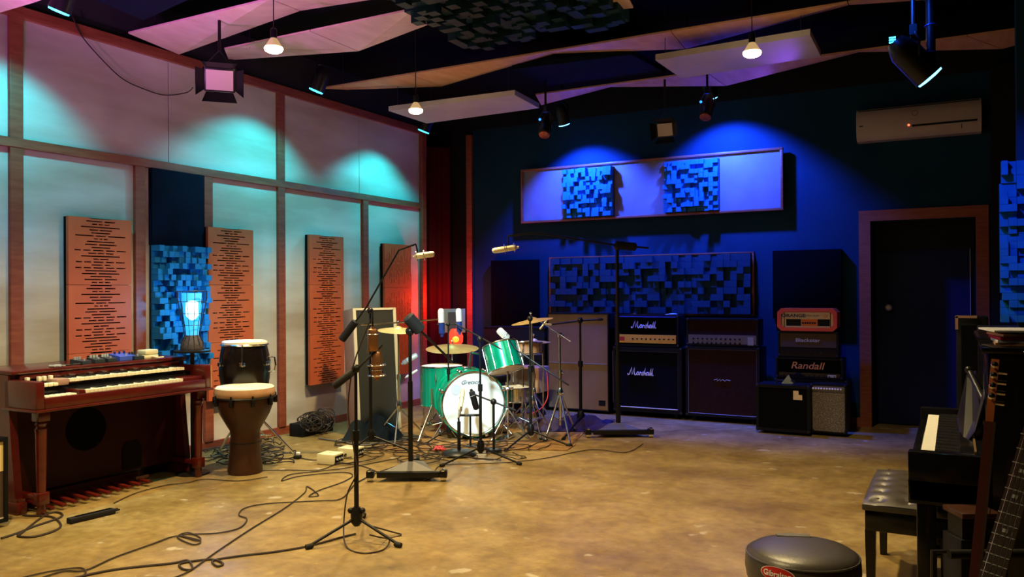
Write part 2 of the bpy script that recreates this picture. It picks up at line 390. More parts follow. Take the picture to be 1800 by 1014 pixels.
MB().box((DX1-.05, BY+.245, .8), (DX1-.044, BY+.26, DZ-.25)).build('weather_strip', 'silver', dr, smooth=False)
# dark column and return of the right hand wall beyond the piano
struct(MB().box((DX1+cw+.02, BY-.18, 0), (DX1+cw+.28, BY, 3.62)), 'trim_45', 'black')
RX = gy(1789, 300, 6.9)[0]
struct(MB().box((RX, 6.95, 0), (2.4, 7.1, CZ)), 'wall_corner', 'blue_wall')

# ------------------------------------------------------------------ CEILING BAFFLES
def strip(label, Yn, zn, wd, near, far, mt='baffle', thick=.014):
    root = thing('ceiling_baffle', label, 'ceiling panel', gz(near[0][0], near[0][1], zn))
    Np = [gz(p[0], p[1], zn) for p in near]; Np = [Vector((p.x, Yn, zn)) for p in Np]
    Fp = [gy(p[0], p[1], Yn+wd) for p in far]
    up = Vector((0, 0, thick))
    for i in range(len(Np)-1):
        e = Vector((.004, 0, 0)); q = [Np[i]+e, Np[i+1]-e, Fp[i+1]-e, Fp[i]+e]
        MB().add(q+[p+up for p in q], [(3,2,1,0), (4,5,6,7), (0,1,5,4), (1,2,6,5), (2,3,7,6), (3,0,4,7)]).build('plywood_panel', mt, root, world=True, smooth=False)
    for p in (Np[0]+Vector((.2, .1, .01)), Np[-1]+Vector((-.2, .1, .01))):
        MB().rod(p, (p.x, p.y, CZ), .003, n=5).build('hanging_wire', 'wire', root, world=True)
    return root
def Yof(px, py, z): return gz(px, py, z)[1]
zn = 3.57
strip('folded plywood ceiling baffle at top left, nearest of those crossing above the left wall', Yof(225, 59, zn), zn, .6, [(225, 59), (478, 0), (684, -40)], [(314, 96), (528, 19), (700, -8)], 'baffle_pink_lit')
strip('folded plywood ceiling baffle running up to the dark block diffuser, lit bulb hanging below', Yof(545, 55, zn), zn, .62, [(392, 86), (545, 55), (735, 20), (900, -12), (1090, -45)], [(402, 106), (630, 90), (752, 44), (905, 40), (1114, 14)], 'baffle_pink_lit')
strip('longest folded plywood ceiling baffle, crossing the middle of the ceiling to the top edge', Yof(570, 155, zn), zn, .62, [(566, 156), (716, 129), (962, 90), (1180, 56), (1490, 5), (1640, -18)], [(610, 158), (776, 152), (973, 95), (1205, 86), (1492, 9), (1700, -5)])
strip('folded plywood ceiling baffle nearest the blue back wall, behind the right hand bulb', Yof(1300, 118, zn), zn, .62, [(943, 168), (1066, 150), (1240, 126), (1500, 89), (1700, 63), (1870, 40)], [(951, 185), (1074, 153), (1276, 151), (1510, 92), (1761, 86), (1900, 50)])
strip('folded plywood ceiling baffle cut by the top left corner of the picture', 2.75, zn, .55, [(-240, 60), (40, -30), (200, -90)], [(-180, 75), (62, 4), (230, -60)], 'baffle_pink_lit')
def cloud(label, name, pix, z, mt, th=.05):
    q = [gz(x, y, z) for x, y in pix]; c = sum(q, Vector())/4
    root = thing(name, label, 'ceiling panel', (c.x, c.y, z))
    MB().add(q+[p+Vector((0, 0, th)) for p in q], [(3,2,1,0), (4,5,6,7), (0,1,5,4), (1,2,6,5), (2,3,7,6), (3,0,4,7)]).build('panel_board', mt, root, world=True, smooth=False)
    for p in q:
        p2 = p.lerp(c, .12); MB().rod((p2.x, p2.y, z+th), (p2.x, p2.y, CZ), .003, n=5).build('hanging_wire', 'wire', root, world=True)
cloud('flat pale ceiling panel above the bulb at the far end of the left wall', 'ceiling_panel', [(683, 195), (905, 167), (948, 190), (750, 217)], 3.38, 'white_baffle')
cloud('flat grey ceiling panel beside the right hand bulb', 'ceiling_panel', [(1152, 106), (1424, 62), (1443, 99), (1198, 138)], 3.40, 'white_baffle')
cloud('dark navy cloth ceiling panel at the top left edge', 'ceiling_panel', [(150, -8), (310, -40), (330, 0), (252, 36)], 3.6, 'navy_cloth')
cloud('dark navy cloth ceiling panel between the two longest baffles', 'ceiling_panel', [(900, 122), (1110, 96), (1170, 128), (960, 150)], 3.62, 'navy_cloth')

# ------------------------------------------------------------------ BLOCK DIFFUSERS
blk = {}
def block_mesh(s, d, mt):
    key = (round(s, 4), round(d, 4), mt)
    if key not in blk:
        mb = MB().box((-s/2, -d, -s/2), (s/2, 0, s/2)); me = bpy.data.meshes.new('block'); me.from_pydata([tuple(v) for v in mb.v], [], mb.f); me.update(); me.materials.append(M[mt]); blk[key] = me
    return blk[key]
def diffuser(root, x0, z0, nx, nz, s, dmin, dmax, mt='teal_block', y=0, gap=.002, skip=None):
    lv = [dmin+(dmax-dmin)*i/6 for i in range(7)]
    for i in range(nx):
        for j in range(nz):
            if skip and skip(i, j): continue
            o = bpy.data.objects.new('block', block_mesh(s-gap, random.choice(lv), mt)); COL.objects.link(o); o.parent = root; o.location = (x0+(i+.5)*s, y, z0+(j+.5)*s)
# left wall: diffuser between timbers
ya, yb = yy(252), yy(361)
sw = (yb-ya-.1)/11
zt = gx(305, 432, LX+.1)[2]
rt = thing('block_diffuser', 'blue wooden block diffuser on the left wall, glowing behind the blue lamp', 'sound diffuser', (T1-.02, (ya+yb)/2, zt-22*sw), PI/2)
MB().box((-(yb-ya)/2+.05, -.02, 0), ((yb-ya)/2-.05, .0, 22*sw)).build('backing_board', 'black', rt, smooth=False)
diffuser(rt, -5.5*sw, 0, 11, 22, sw, .03, .15, y=-.02)
rt = thing('acoustic_board', 'dark navy cloth panel above the blue block diffuser on the left wall', 'acoustic panel', (LX+.001, (ya+yb)/2, zt), PI/2)
MB().box((-(yb-ya)/2+.05, -.05, 0.0), ((yb-ya)/2-.05, 0, ZR0-zt), ch=.006).build('cloth_cover', 'navy_cloth', rt)
# back wall panel with two diffusers
py = 9.25
A, B_, Cc, D_ = gy(914, 298, py), gy(1376, 259, py), gy(1376, 370, py), gy(918, 392, py)
X0, X1, z0, z1 = (A.x+D_.x)/2, B_.x, (Cc.z+D_.z)/2, (A.z+B_.z)/2
rt = thing('framed_wall_panel', 'long red-framed plywood panel hung high on the blue wall', 'acoustic panel', ((X0+X1)/2, BY-.08, z0))
hw, hh = (X1-X0)/2, z1-z0
MB().box((-hw+.01, -.005, .01), (hw-.01, .01, hh-.01)).build('plywood_infill', 'ply_dark', rt, smooth=False)
for a, b in (((-hw, -.03, 0), (hw, .02, .028)), ((-hw, -.03, hh-.028), (hw, .02, hh)), ((-hw, -.03, .028), (-hw+.028, .02, hh-.028)), ((hw-.028, -.03, .028), (hw, .02, hh-.028))):
    MB().box(a, b, ch=.003).build('frame_rail', 'timber', rt)
for x in (-hw*.8, 0, hw*.8): MB().box((x-.03, .01, .1), (x+.03, .08, hh-.1)).build('standoff_batten', 'black', rt, smooth=False)
for (pa, pb, lab) in ((993, 1079, 'blue block diffuser on the red-framed panel, left of the two'), (1169, 1265, 'blue block diffuser on the red-framed panel, right of the two')):
    xa, xb = gy(pa, 340, py)[0], gy(pb, 340, py)[0]; s = (xb-xa)/12; zz = z0+.035; nz = int((hh-.07)/s)
    rt = thing('block_diffuser', lab, 'sound diffuser', ((xa+xb)/2, BY-.088, zz))
    MB().box((-6*s, -.015, 0), (6*s, 0, nz*s)).build('backing_board', 'black', rt, smooth=False)
    diffuser(rt, -6*s, 0, 12, nz, s, .02, .11, y=-.015)
# long low diffuser
xa, xb = gy(963, 500, 9.25)[0], gy(1324, 500, 9.25)[0]; z1 = gy(1140, 447, 9.25)[2]; s = (xb-xa-.05)/33; nz = 9
rt = thing('block_diffuser', 'long low block diffuser in a thin red frame behind the amplifiers', 'sound diffuser', ((xa+xb)/2, BY-.001, z1-nz*s-.04))
hw = (xb-xa)/2; hh = nz*s+.04
MB().box((-hw+.01, -.03, 0), (hw-.01, 0, hh)).build('backing_board', 'black', rt, smooth=False)
for a, b in (((-hw, -.06, 0), (hw, 0, .02)), ((-hw, -.06, hh-.018), (hw, 0, hh)), ((-hw, -.06, .02), (-hw+.02, 0, hh-.018)), ((hw-.02, -.06, .02), (hw, 0, hh-.018))):
    MB().box(a, b, ch=.002).build('frame_rail', 'timber', rt)
diffuser(rt, -16.5*s, .02, 33, nz, s, .02, .10, 'teal_block_shaded', y=-.03)
# ceiling diffuser facing down
q = gz(840, 92, 3.42); p0 = gz(1105, 45, 3.42)
s = (p0.x-q.x)/16
rt = thing('block_diffuser', 'dark block diffuser hung flat under the black ceiling', 'sound diffuser', (q.x, q.y, 3.55), rot=(PI/2, 0, 0))
MB().box((-1*s, 0, 0), (16*s, .03, 17*s)).build('backing_board', 'black', rt, smooth=False)
MB().rod((0, .03, s), (0, CZ-3.55, s), .004).rod((14*s, .03, 14*s), (14*s, CZ-3.55, 14*s), .004).rod((0, .03, 14*s), (0, CZ-3.55, 14*s), .004).rod((14*s, .03, s), (14*s, CZ-3.55, s), .004).build('hanging_wire', 'wire', rt)
diffuser(rt, -1*s, 0, 17, 17, s, .02, .13, 'teal_block2', skip=lambda i, j: (i < 1 and j > 12) or (i*7+j*3) % 11 == 0)
# right hand diffuser beyond the piano
Yr = 6.88
xa = gy(1757, 400, Yr)[0]; zb, zt2 = gy(1775, 566, Yr)[2], gy(1775, 283, Yr)[2]
s = (zt2-zb)/22
rt = thing('block_diffuser', 'tall blue block diffuser at the right edge, above the piano', 'sound diffuser', (xa, Yr+.048, zb))
MB().box((.01, 0, 0), (11*s, .02, 22*s)).build('backing_board', 'black', rt, smooth=False)
lv = [.03, .05, .075, .10, .13]
for j in range(22):
    i = 0
    while i < 11:
        n = random.choice((1, 1, 2)); n = min(n, 11-i); off = random.choice((0, 0, .012)) if i == 0 else 0
        MB().box((i*s+off+.001, -random.choice(lv), j*s+.001), ((i+n)*s-.001, 0, (j+1)*s-.001)).build('block', 'teal_block', rt, smooth=False); i += n

# ------------------------------------------------------------------ SLOTTED ORANGE PANELS
def slot_rows(n):
    W = [.30, .52, .34, .6, .5, .8, .3, .78, .24, .62, .4, .82, .3, .5, .44, .22, .8, .3, .36, .62, .28, .46, .34, .26]
    rows = []
    for k in range(n):
        w = W[k % len(W)]; segs = [(-w/2, w/2)]
        pat = k % 5
        if pat == 0: segs = [(-w/2, -w/6-.01), (-w/6+.015, w/6-.015), (w/6+.01, w/2)]
        elif pat == 1: segs = [(-w/2, .02), (.06, w/2)]
        elif pat == 3: segs = [(-w/2, -w*.12), (-w*.06, w/2)]
        if w > .75 and k % 2: segs = [(-w/2, -w*.38), (-w*.34, -w*.2), (-w*.15, w*.05), (w*.1, w*.27), (w*.31, w/2)]
        elif w > .75: segs = [(-w/2, -w*.14), (-w*.1, w*.1), (w*.14, w/2)]
        rows.append(segs)
    return rows
def module(W, H, horizontal=True):
    mb = MB(); n = 23; rows = slot_rows(n); y0, y1 = -.03, 0
    if horizontal:
        pitch = H/n; sh = pitch*.40
        for k, segs in enumerate(rows):
            za = k*pitch; mb.box((-W/2, y0, za), (W/2, y1, za+pitch-sh)); x = -W/2
            for a, b in segs: mb.box((x, y0, za+pitch-sh), (a*W, y1, za+pitch)); x = b*W
            mb.box((x, y0, za+pitch-sh), (W/2, y1, za+pitch))
    else:
        pitch = W/n; sh = pitch*.35
        for k, segs in enumerate(rows):
            xa = -W/2+k*pitch; mb.box((xa, y0, 0), (xa+pitch-sh, y1, H)); z = 0
            for a, b in segs: mb.box((xa+pitch-sh, y0, z), (xa+pitch, y1, (a+.5)*H)); z = (b+.5)*H
            mb.box((xa+pitch-sh, y0, z), (xa+pitch, y1, H))
    return mb
PF = LX+.09
mod_cache = {}
def slotted(pa, pb, ptop, label, horizontal=True, n=3):
    ya, yb = gx(pa, 500, PF)[1], gx(pb, 500, PF)[1]; W = .545; H = .535; zt = gx((pa+pb)/2, ptop, PF)[2]
    yc = (ya+yb)/2
    rt = thing('slotted_panel', label, 'acoustic panel', (PF-.035, yc, zt-n*H), PI/2)
    MB().box((-W/2+.004, -.001, .004), (W/2-.004, .038, n*H-.004)).build('felt_core', 'dark_back', rt, smooth=False)
    for i in range(n):
        key = horizontal
        if key not in mod_cache: mod_cache[key] = module(W, H-.003, horizontal).build('slotted_board', 'orange', rt, smooth=False); o = mod_cache[key]
        else: o = mod_cache[key].copy(); COL.objects.link(o); o.parent = rt
        o.location = (0, 0, i*H)
slotted(121, 232, 383, 'orange slotted wooden panel behind the organ, leftmost on the left wall')
slotted(366, 447, 401, 'orange slotted wooden panel behind the black conga')
slotted(544, 606, 414, 'orange slotted wooden panel right of the black conga, clear down to its bottom edge')
slotted(677, 724, 429, 'dimmer orange panel with upright slots at the far end of the left wall', False)

# ------------------------------------------------------------------ BULBS
for i, (b, lab) in enumerate(zip(BULBS, ['lit reflector bulb hanging over the left side, biggest and nearest', 'lit reflector bulb hanging under the flat pale ceiling panel', 'lit reflector bulb hanging at the right in front of the blue wall', 'lit bulb just above the top edge of the picture', '', '', ''])):
    if i < 4:
        rt = thing('hanging_bulb', lab, 'light bulb', b)
        MB().lathe([(.012, -.016), (.040, -.012), (.060, -.001), (.066, .014), (.064, .024), (.02, .025)], Matrix(), 28).build('lens', 'bulb', rt)
        MB().lathe([(.064, .022), (.056, .036), (.036, .070), (.022, .09)], Matrix(), 24, cap=False).build('reflector', 'reflector', rt)
        MB().lathe([(.022, .088), (.024, .10), (.024, .15), (.012, .165)], Matrix(), 16).build('socket', 'metal_black', rt)
        MB().rod((0, 0, .16), (0, 0, CZ-b[2]), .004, n=6).build('cord', 'cable', rt)

# ------------------------------------------------------------------ STAGE LIGHTS
def par_can(p, d, label, lens=True, lensm='cyan_lens', L=.2, r=.075, grp=None, topz=CZ):
    p, d = Vector(p), Vector(d).normalized()
    rt = thing('par_light', label, 'stage light', p, group=grp)
    back = p-d*L
    MB().along(back, p+d*.01, [(r*.55, -.03), (r*.75, 0), (r*.98, .05), (r, L-.02), (r*1.02, L-.01), (r*1.02, L)], 20).build('housing', 'metal_black', rt, world=True)
    MB().along(p, p+d, [(r*.9, .001), (r*.88, .012), (r*.5, .016)], 20).build('lens', lensm, rt, world=True)
    x, y, _ = frame(d); piv = p-d*L*.5
    top = piv+Vector((0, 0, .16))
    s = x if abs(x.z) < .5 else y
    MB().tube([piv+s*(r+.012), piv+s*(r+.014)+Vector((0, 0, .09)), top+s*.03, top-s*.03, piv-s*(r+.014)+Vector((0, 0, .09)), piv-s*(r+.012)], .007, 6).build('yoke', 'metal_black', rt, world=True)
    MB().box(top-Vector((.02, .02, .01)), top+Vector((.02, .02, .05))).build('clamp', 'metal_black', rt, world=True)
    if topz > top.z+.05: MB().rod(top, (top.x, top.y, topz), .012, n=8).build('drop_rod', 'metal_black', rt, world=True)
    return rt
for (p, d), lab in zip(PARS_L, ['black stage light washing cyan over the near end of the left wall', 'black stage light with glowing cyan lens above the middle timber of the left wall', 'black stage light washing cyan over the far end of the left wall']):
    par_can(Vector(p)-Vector(d).normalized()*.03, d, lab, topz=3.605 if 'near end' in lab else CZ)
for (p, d), lab in zip(PARS_B, ['black stage light washing blue on the left half of the framed panel', 'black stage light washing blue on the right half of the framed panel']):
    par_can(Vector(p)-Vector(d).normalized()*.03, d, lab, lensm='blue_lens')
# foil-fronted lamps seen end on, red reflection put into the foil colour
for (px, py_, D, dd, lab) in ((957, 236, 8.3, (.1, -.5, -.85), 'small black stage light with foil front coloured as a red reflection, above the left diffuser'), (1240, 205, 7.9, (-.05, -.5, -.8), 'small black stage light with foil front coloured as a red reflection, right of the barn-door lamp')):
    p = gd(px, py_, D); c = par_can(p, dd, lab, L=.2, r=.062, lensm='par_foil', topz=3.62 if px < 1000 else 3.59)
    q = gd(px-8, py_-26, D); MB().ball(q, .013).build('indicator_lamp', 'blue_led', c, world=True)
# blue par on the pipe at the right
c = par_can(Vector(PAR_R[0])-Vector(PAR_R[1]).normalized()*.03, PAR_R[1], 'black stage light with bright blue lens clamped to the pipe at the right', lensm='blue_lens', L=.26, r=.085)
bp = Vector(PAR_R[0])-Vector(PAR_R[1]).normalized()*.335
vx, vy, vd = frame(PAR_R[1])
vent = MB()
for k in range(3): vent.box(bp+Vector((-.018, -.004, -.02+k*.014)), bp+Vector((.018, .004, -.013+k*.014)))
vent.build('rear_vent', 'cyan_lens', c, world=True, smooth=False)
pp = gd(1636, 60, 4.75)
rt = thing('lighting_pipe', 'dark vertical pipe hanging from the ceiling at the upper right', 'pipe', (pp.x, pp.y, gd(1640, 112, 4.75).z))
zl = CZ-rt.location.z
MB().rod((0, 0, 0), (0, 0, zl), .026, n=14).build('pipe_tube', 'metal_black', rt)
for k in range(5): MB().torus((0, 0, .06+k*.16), (0, .2, 1), .028, .006, 14).build('cable_tie', 'blue_metal', rt)
MB().rod((-.02, 0, .03), (-.2, -.02, .06), .012).build('side_arm', 'metal_black', rt)
# barn-door panel lights
def barn(p, face, w, h, label, mt, upz=0):
    rt = thing('barn_door_light', label, 'stage light', p)
    f = Vector(face).normalized(); x, y, _ = frame(f); p = Vector(p)
    Tm = Matrix((( x.x, y.x, f.x, p.x), (x.y, y.y, f.y, p.y), (x.z, y.z, f.z, p.z), (0, 0, 0, 1)))
    def bx(a, b, n, m, **k): MB().box(a, b, **k).build(n, m, rt, world=True, T=Tm)
    bx((-w/2-.015, -h/2-.015, -.09), (w/2+.015, h/2+.015, -.002), 'housing', 'metal_black', ch=.006)
    bx((-w/2, -h/2, -.002), (w/2, h/2, .004), 'opal_screen', mt)
    for sx, sy in ((-1, 0), (1, 0), (0, -1), (0, 1)):
        mb = MB(); L = h*.62; a = .62
        if sx: q = [Vector((sx*(w/2+.015), -h/2, 0)), Vector((sx*(w/2+.015), h/2, 0)), Vector((sx*(w/2+.015+L*a), h/2+.03, L*.8)), Vector((sx*(w/2+.015+L*a), -h/2-.03, L*.8))]
        else: q = [Vector((-w/2, sy*(h/2+.015), 0)), Vector((w/2, sy*(h/2+.015), 0)), Vector((w/2+.03, sy*(h/2+.015+L*a), L*.8)), Vector((-w/2-.03, sy*(h/2+.015+L*a), L*.8))]
        n = (q[1]-q[0]).cross(q[2]-q[0]).normalized()*.003
        mb.add(q+[v+n for v in q], [(3,2,1,0), (4,5,6,7), (0,1,5,4), (1,2,6,5), (2,3,7,6), (3,0,4,7)]).build('barn_door', 'metal_black', rt, world=True, T=Tm, smooth=False)
    top = p+Vector((0, 0, h/2+.15))
    MB().tube([p-f*.05+x*(w/2+.02), p-f*.05+x*(w/2+.02)+Vector((0, 0, h*.5)), top, p-f*.05-x*(w/2+.02)+Vector((0, 0, h*.5)), p-f*.05-x*(w/2+.02)], .008).build('yoke', 'metal_black', rt, world=True)
    MB().rod(top, (top.x, top.y, 3.585), .012).build('drop_rod', 'metal_black', rt, world=True)
    for kx in (-.06, .06): MB().ball(p-f*.095+x*kx, .018).build('adjuster_knob', 'silver', rt, world=True)
    return rt
p1 = gd(386, 141, 6.3); barn(p1, (Vector((-1.2, 1.0, .6))-p1), .20, .155, 'barn-door panel light with an unlit opal face in front of the left wall', 'diffuser_gel')
p2 = gd(1169, 228, 8.2); barn(p2, (Vector((-2.2, 2.0, 1.0))-p2), .15, .125, 'barn-door panel light with a pale unlit face, above the framed panel on the blue wall', 'diffuser_gel2')
# wall cable on the left wall
pts = [(128, 30), (143, 62), (175, 100), (215, 138), (255, 157), (290, 167), (320, 168), (357, 157)]
cb = MB(); P3 = [gx(x, y, LX+.05) for x, y in pts]
def smooth_pts(P, n=6):
    o = []; m = len(P)
    for i in range(m-1):
        a, b, c, d = P[max(i-1, 0)], P[i], P[i+1], P[min(i+2, m-1)]
        for k in range(n):
            t = k/n; o.append(.5*((2*b)+(c-a)*t+(2*a-5*b+4*c-d)*t*t+(3*b-a-3*c+d)*t**3))
    return o+[P[-1]]
P3[-1] = p1-Vector((.3, 0, .02)); P3[-2] = P3[-2].lerp(P3[-1], .4)
tag(recentre(cb.tube(smooth_pts(P3), .005, 5).build('hanging_cable', 'cable')), 'thin dark cable sagging across the upper left wall to the panel light', 'cable')

# ------------------------------------------------------------------ CURTAIN, AIR CONDITIONER, WALL PANELS
def curtain(name, x0, y0, x1, y1, h, folds, amp, mt, label):
    n = folds*8; mb = MB(); d = Vector((x1-x0, y1-y0, 0)); L = d.length; d.normalize(); nn = Vector((-d.y, d.x, 0)); rows = []
    for z in (0.02, h*.3, h*.7, h):
        rows.append([Vector((x0, y0, z))+d*(L*i/n)+nn*(amp*math.sin(i/8*2*PI)*(1.1-.3*z/h)) for i in range(n+1)])
    vs = [p for r in rows for p in r]; fs = []
    for r in range(3):
        for i in range(n): fs.append((r*(n+1)+i, r*(n+1)+i+1, (r+1)*(n+1)+i+1, (r+1)*(n+1)+i))
    m2 = len(vs); vs2 = [p+nn*.004 for p in vs]
    mb.add(vs+vs2, fs+[tuple(m2+i for i in reversed(f)) for f in fs])
    o = mb.build(name, mt); return tag(recentre(o), label, 'curtain')
curtain('curtain', -6.42, 8.80, -5.98, 9.25, 3.4, 5, .03, 'curtain', 'dark red curtain hanging in the gap between the left wall and the blue wall')
curtain('curtain', -6.02, 8.76, -6.13, 8.86, 3.2, 2, .015, 'curtain', 'narrow gathered red curtain edge at the far end of the left wall')
# AC
aY = BY
ax0, ax1 = gy(1506, 220, 9.2)[0], gy(1725, 200, 9.2)[0]; az0, az1 = gy(1612, 239, 9.15)[2], gy(1612, 184, 9.2)[2]
rt = thing('air_conditioner', 'off-white split air conditioner mounted high above the door', 'air conditioner', ((ax0+ax1)/2, aY-.001, az0))
H = az1-az0; hw = (ax1-ax0)/2
prof = [(0, 0), (.14, .0), (.185, H*.12), (.205, H*.35), (.205, H*.7), (.19, H*.92), (.16, H), (0, H)]
Tx = Matrix(((0, 0, 1, -hw), (-1, 0, 0, 0), (0, 1, 0, 0), (0, 0, 0, 1)))
MB().prism([(a, b) for a, b in prof], 2*hw, Tx).build('housing', 'ac', rt)
MB().box((-hw*.08, -.208, H*.30), (hw*.94, -.19, H*.36)).build('louvre_slot', 'black', rt, smooth=False)
MB().box((-hw*.95, -.208, H*.44), (-hw*.88, -.19, H*.47)).build('badge', 'black', rt, smooth=False)
MB().box((-hw*.97, -.196, H*.93), (hw*.97, -.16, H*.95)).build('panel_seam', 'black', rt, smooth=False)
MB().torus((-hw*.03, -.205, H*.72), (0, 1, 0), .026, .003, 20).build('round_emblem', 'silver_panel', rt)
MB().ball((-hw*.13, -.204, H*.36), .011).build('indicator_lamp', 'red_led', rt)
MB().rod((hw*.7, -.19, H*.12), (hw*.7, -.195, H*.26), .003).build('vent_tab', 'black', rt)
def wall_cloth(pa, pb, pt, pbm, label):
    x0, x1 = gy(pa, (pt+pbm)/2, 9.28)[0], gy(pb, (pt+pbm)/2, 9.28)[0]; zt, zb = gy((pa+pb)/2, pt, 9.28)[2], gy((pa+pb)/2, pbm, 9.28)[2]
    rt = thing('acoustic_board', label, 'acoustic panel', ((x0+x1)/2, BY-.001, zb))
    MB().box((-(x1-x0)/2, -.07, 0), ((x1-x0)/2, 0, zt-zb), ch=.008).build('cloth_cover', 'black_cloth', rt)
    MB().box((-(x1-x0)/2+.02, -.004, -.02), ((x1-x0)/2-.02, 0, 0)).build('hanging_batten', 'black', rt, smooth=False)
wall_cloth(863, 945, 457, 592, 'black cloth panel on the blue wall left of the long diffuser')
wall_cloth(1358, 1480, 439, 560, 'black cloth panel on the blue wall above the orange amplifier head')

# ------------------------------------------------------------------ AMPLIFIERS
def script_logo(parent, x, y, z, w, mt='logo_white'):
    S = [[(0,.35),(.08,.12),(.3,.2),(.75,1.35),(.80,.2),(1.28,1.3),(1.2,.3),(1.35,.12),(1.6,.3)],
         [(2.0,.6),(1.8,.65),(1.65,.4),(1.7,.15),(1.9,.2),(2.05,.62),(2.0,.2),(2.15,.15),(2.32,.68),(2.42,.5),(2.55,.58)],
         [(2.5,.15),(2.85,.75),(2.9,.3),(2.7,.1)], [(2.85,.15),(3.2,1.25),(3.0,.1),(3.22,.55),(3.32,.5),(3.25,.15),(3.4,.2)],
         [(3.75,.6),(3.55,.65),(3.4,.4),(3.45,.15),(3.65,.2),(3.8,.62),(3.75,.2),(3.9,.15)], [(3.9,.15),(4.25,1.25),(4.08,.25),(4.2,.12)], [(4.2,.12),(4.6,1.3),(4.4,.3),(4.5,.12),(4.65,.2)]]
    k = w/4.65; mb = MB()
    for s in S: mb.tube([(x-w/2+a*k, y, z+b*k*1.05) for a, b in s], .0062*w/.3, 5)
    return mb.build('script_logo', mt, parent)
def cab(root, x0, x1, z0, z1, d, grille, pip=None, m=.03, shell='vinyl', feet=True, corners=True, name='grille'):
    MB().box((x0, .02, z0), (x1, d, z1), ch=.012).build('cabinet_shell', shell, root)
    fr = MB().box((x0, 0, z0), (x0+m, .05, z1)).box((x1-m, 0, z0), (x1, .05, z1)).box((x0+m, 0, z0), (x1-m, .05, z0+m)).box((x0+m, 0, z1-m), (x1-m, .05, z1))
    fr.build('front_frame', shell, root, smooth=False)
    MB().box((x0+m, .012, z0+m), (x1-m, .03, z1-m)).build(name, grille, root, smooth=False)
    if pip:
        a, b, c, e = x0+m, x1-m, z0+m, z1-m; r = .004
        MB().tube([(a, .008, c), (b, .008, c), (b, .008, e), (a, .008, e)], r, 6, close=True).build('piping', pip, root)
    if corners:
        for x in (x0, x1):
            for z in (z0, z1): MB().ball((x+(.012 if x == x0 else -.012), .012, z+(.012 if z == z0 else -.012)), .02, 8).build('corner_guard', 'metal_black', root)
    if feet:
        for x in (x0+.08, x1-.08):
            for y in (.07, d-.07): MB().lathe([(.022, 0), (.025, z0)], Matrix.Translation((x, y, 0)), 12).build('foot', 'rubber', root)
def knobs(root, xs, y, z, r=.011, mt='black'):
    for x in xs: MB().along((x, y, z), (x, y-1, z), [(r, 0), (r*.85, .014), (r*.5, .015)], 10).build('knob', mt, root)
def frontroot(name, label, cat, pa, pb, Y, rz=0, group=None, z=0, py=650):
    xa, xb = gy(pa, py, Y)[0], gy(pb, py, Y)[0]
    return thing(name, label, cat, ((xa+xb)/2, Y, z), rz, group), (xb-xa)/2
def zat(px, py, Y): return gy(px, py, Y)[2]
# tall tan cabinet
r, hw = frontroot('speaker_cabinet', 'tall speaker cabinet with tan grille cloth, left of the script-logo stack', 'speaker cabinet', 962, 1070, 8.92)
h = zat(1015, 550, 8.92)
cab(r, -hw, hw, .03, h, .40, 'grille_tan', None, .014, corners=False)
MB().box((-hw+.02, .006, h*.49), (hw-.02, .012, h*.496)).build('grille_seam', 'piping_dim', r, smooth=False)
MB().box((hw-.13, .004, .10), (hw-.05, .012, .16)).build('badge', 'black', r, smooth=False)
# Marshall cabinet and head
r, hw = frontroot('speaker_cabinet', 'black speaker cabinet with white script logo, under the gold-panelled amplifier head', 'speaker cabinet', 1078, 1198, 8.90)
zc = zat(1138, 611, 8.9)
cab(r, -hw, hw, .06, zc, .36, 'grille_navy', 'piping_dim', .045)
MB().tube([(-hw+.05, .004, .11), (hw-.05, .004, .11)], .006).build('kick_strip', 'piping', r)
script_logo(r, -hw+.30*(2*hw)*1.38/1.0*.98, .004, zat(1130, 661, 8.9), .31)
MB().rod((-hw-.01, .02, zc-.05), (-hw-.005, .02, .15), .006).build('side_cable', 'cable_grey', r)
r, h2 = frontroot('amplifier_head', 'black amplifier head with white script logo and gold control panel', 'amplifier', 1081, 1193, 8.92, z=zc)
zh = zat(1136, 554, 8.92)-zc
cab(r, -h2, h2, .012, zh, .26, 'grille_dk', None, .02)
MB().box((-h2+.03, .002, .05), (h2-.03, .02, .05+zh*.26)).build('control_panel', 'gold_panel', r, smooth=False)
knobs(r, [-h2*.42+i*h2*.14 for i in range(10)], .002, .05+zh*.13, .009)
MB().box((-h2+.06, -.001, .075), (-h2+.12, .004, .075+zh*.12)).build('power_switch', 'red_badge', r, smooth=False)
script_logo(r, -h2*.08, .004, zh*.58, .30)
MB().tube([(-h2+.03, .0, zh-.02), (h2-.03, .0, zh-.02)], .005).build('piping', 'blue_metal', r)  # top edge strip, the blue light on it put into its colour
rt = thing('crumpled_cloth', 'small pale cloth lying on top of the gold-panelled amplifier head', 'cloth', gy(1183, 554, 9.0)); rt.location.z = zc+zh
MB().ball((0, 0, .012), .05, 10, (1.1, .6, .22)).ball((-.06, 0, .008), .03, 8, (1, .6, .2)).build('cloth_heap', 'paper', rt)
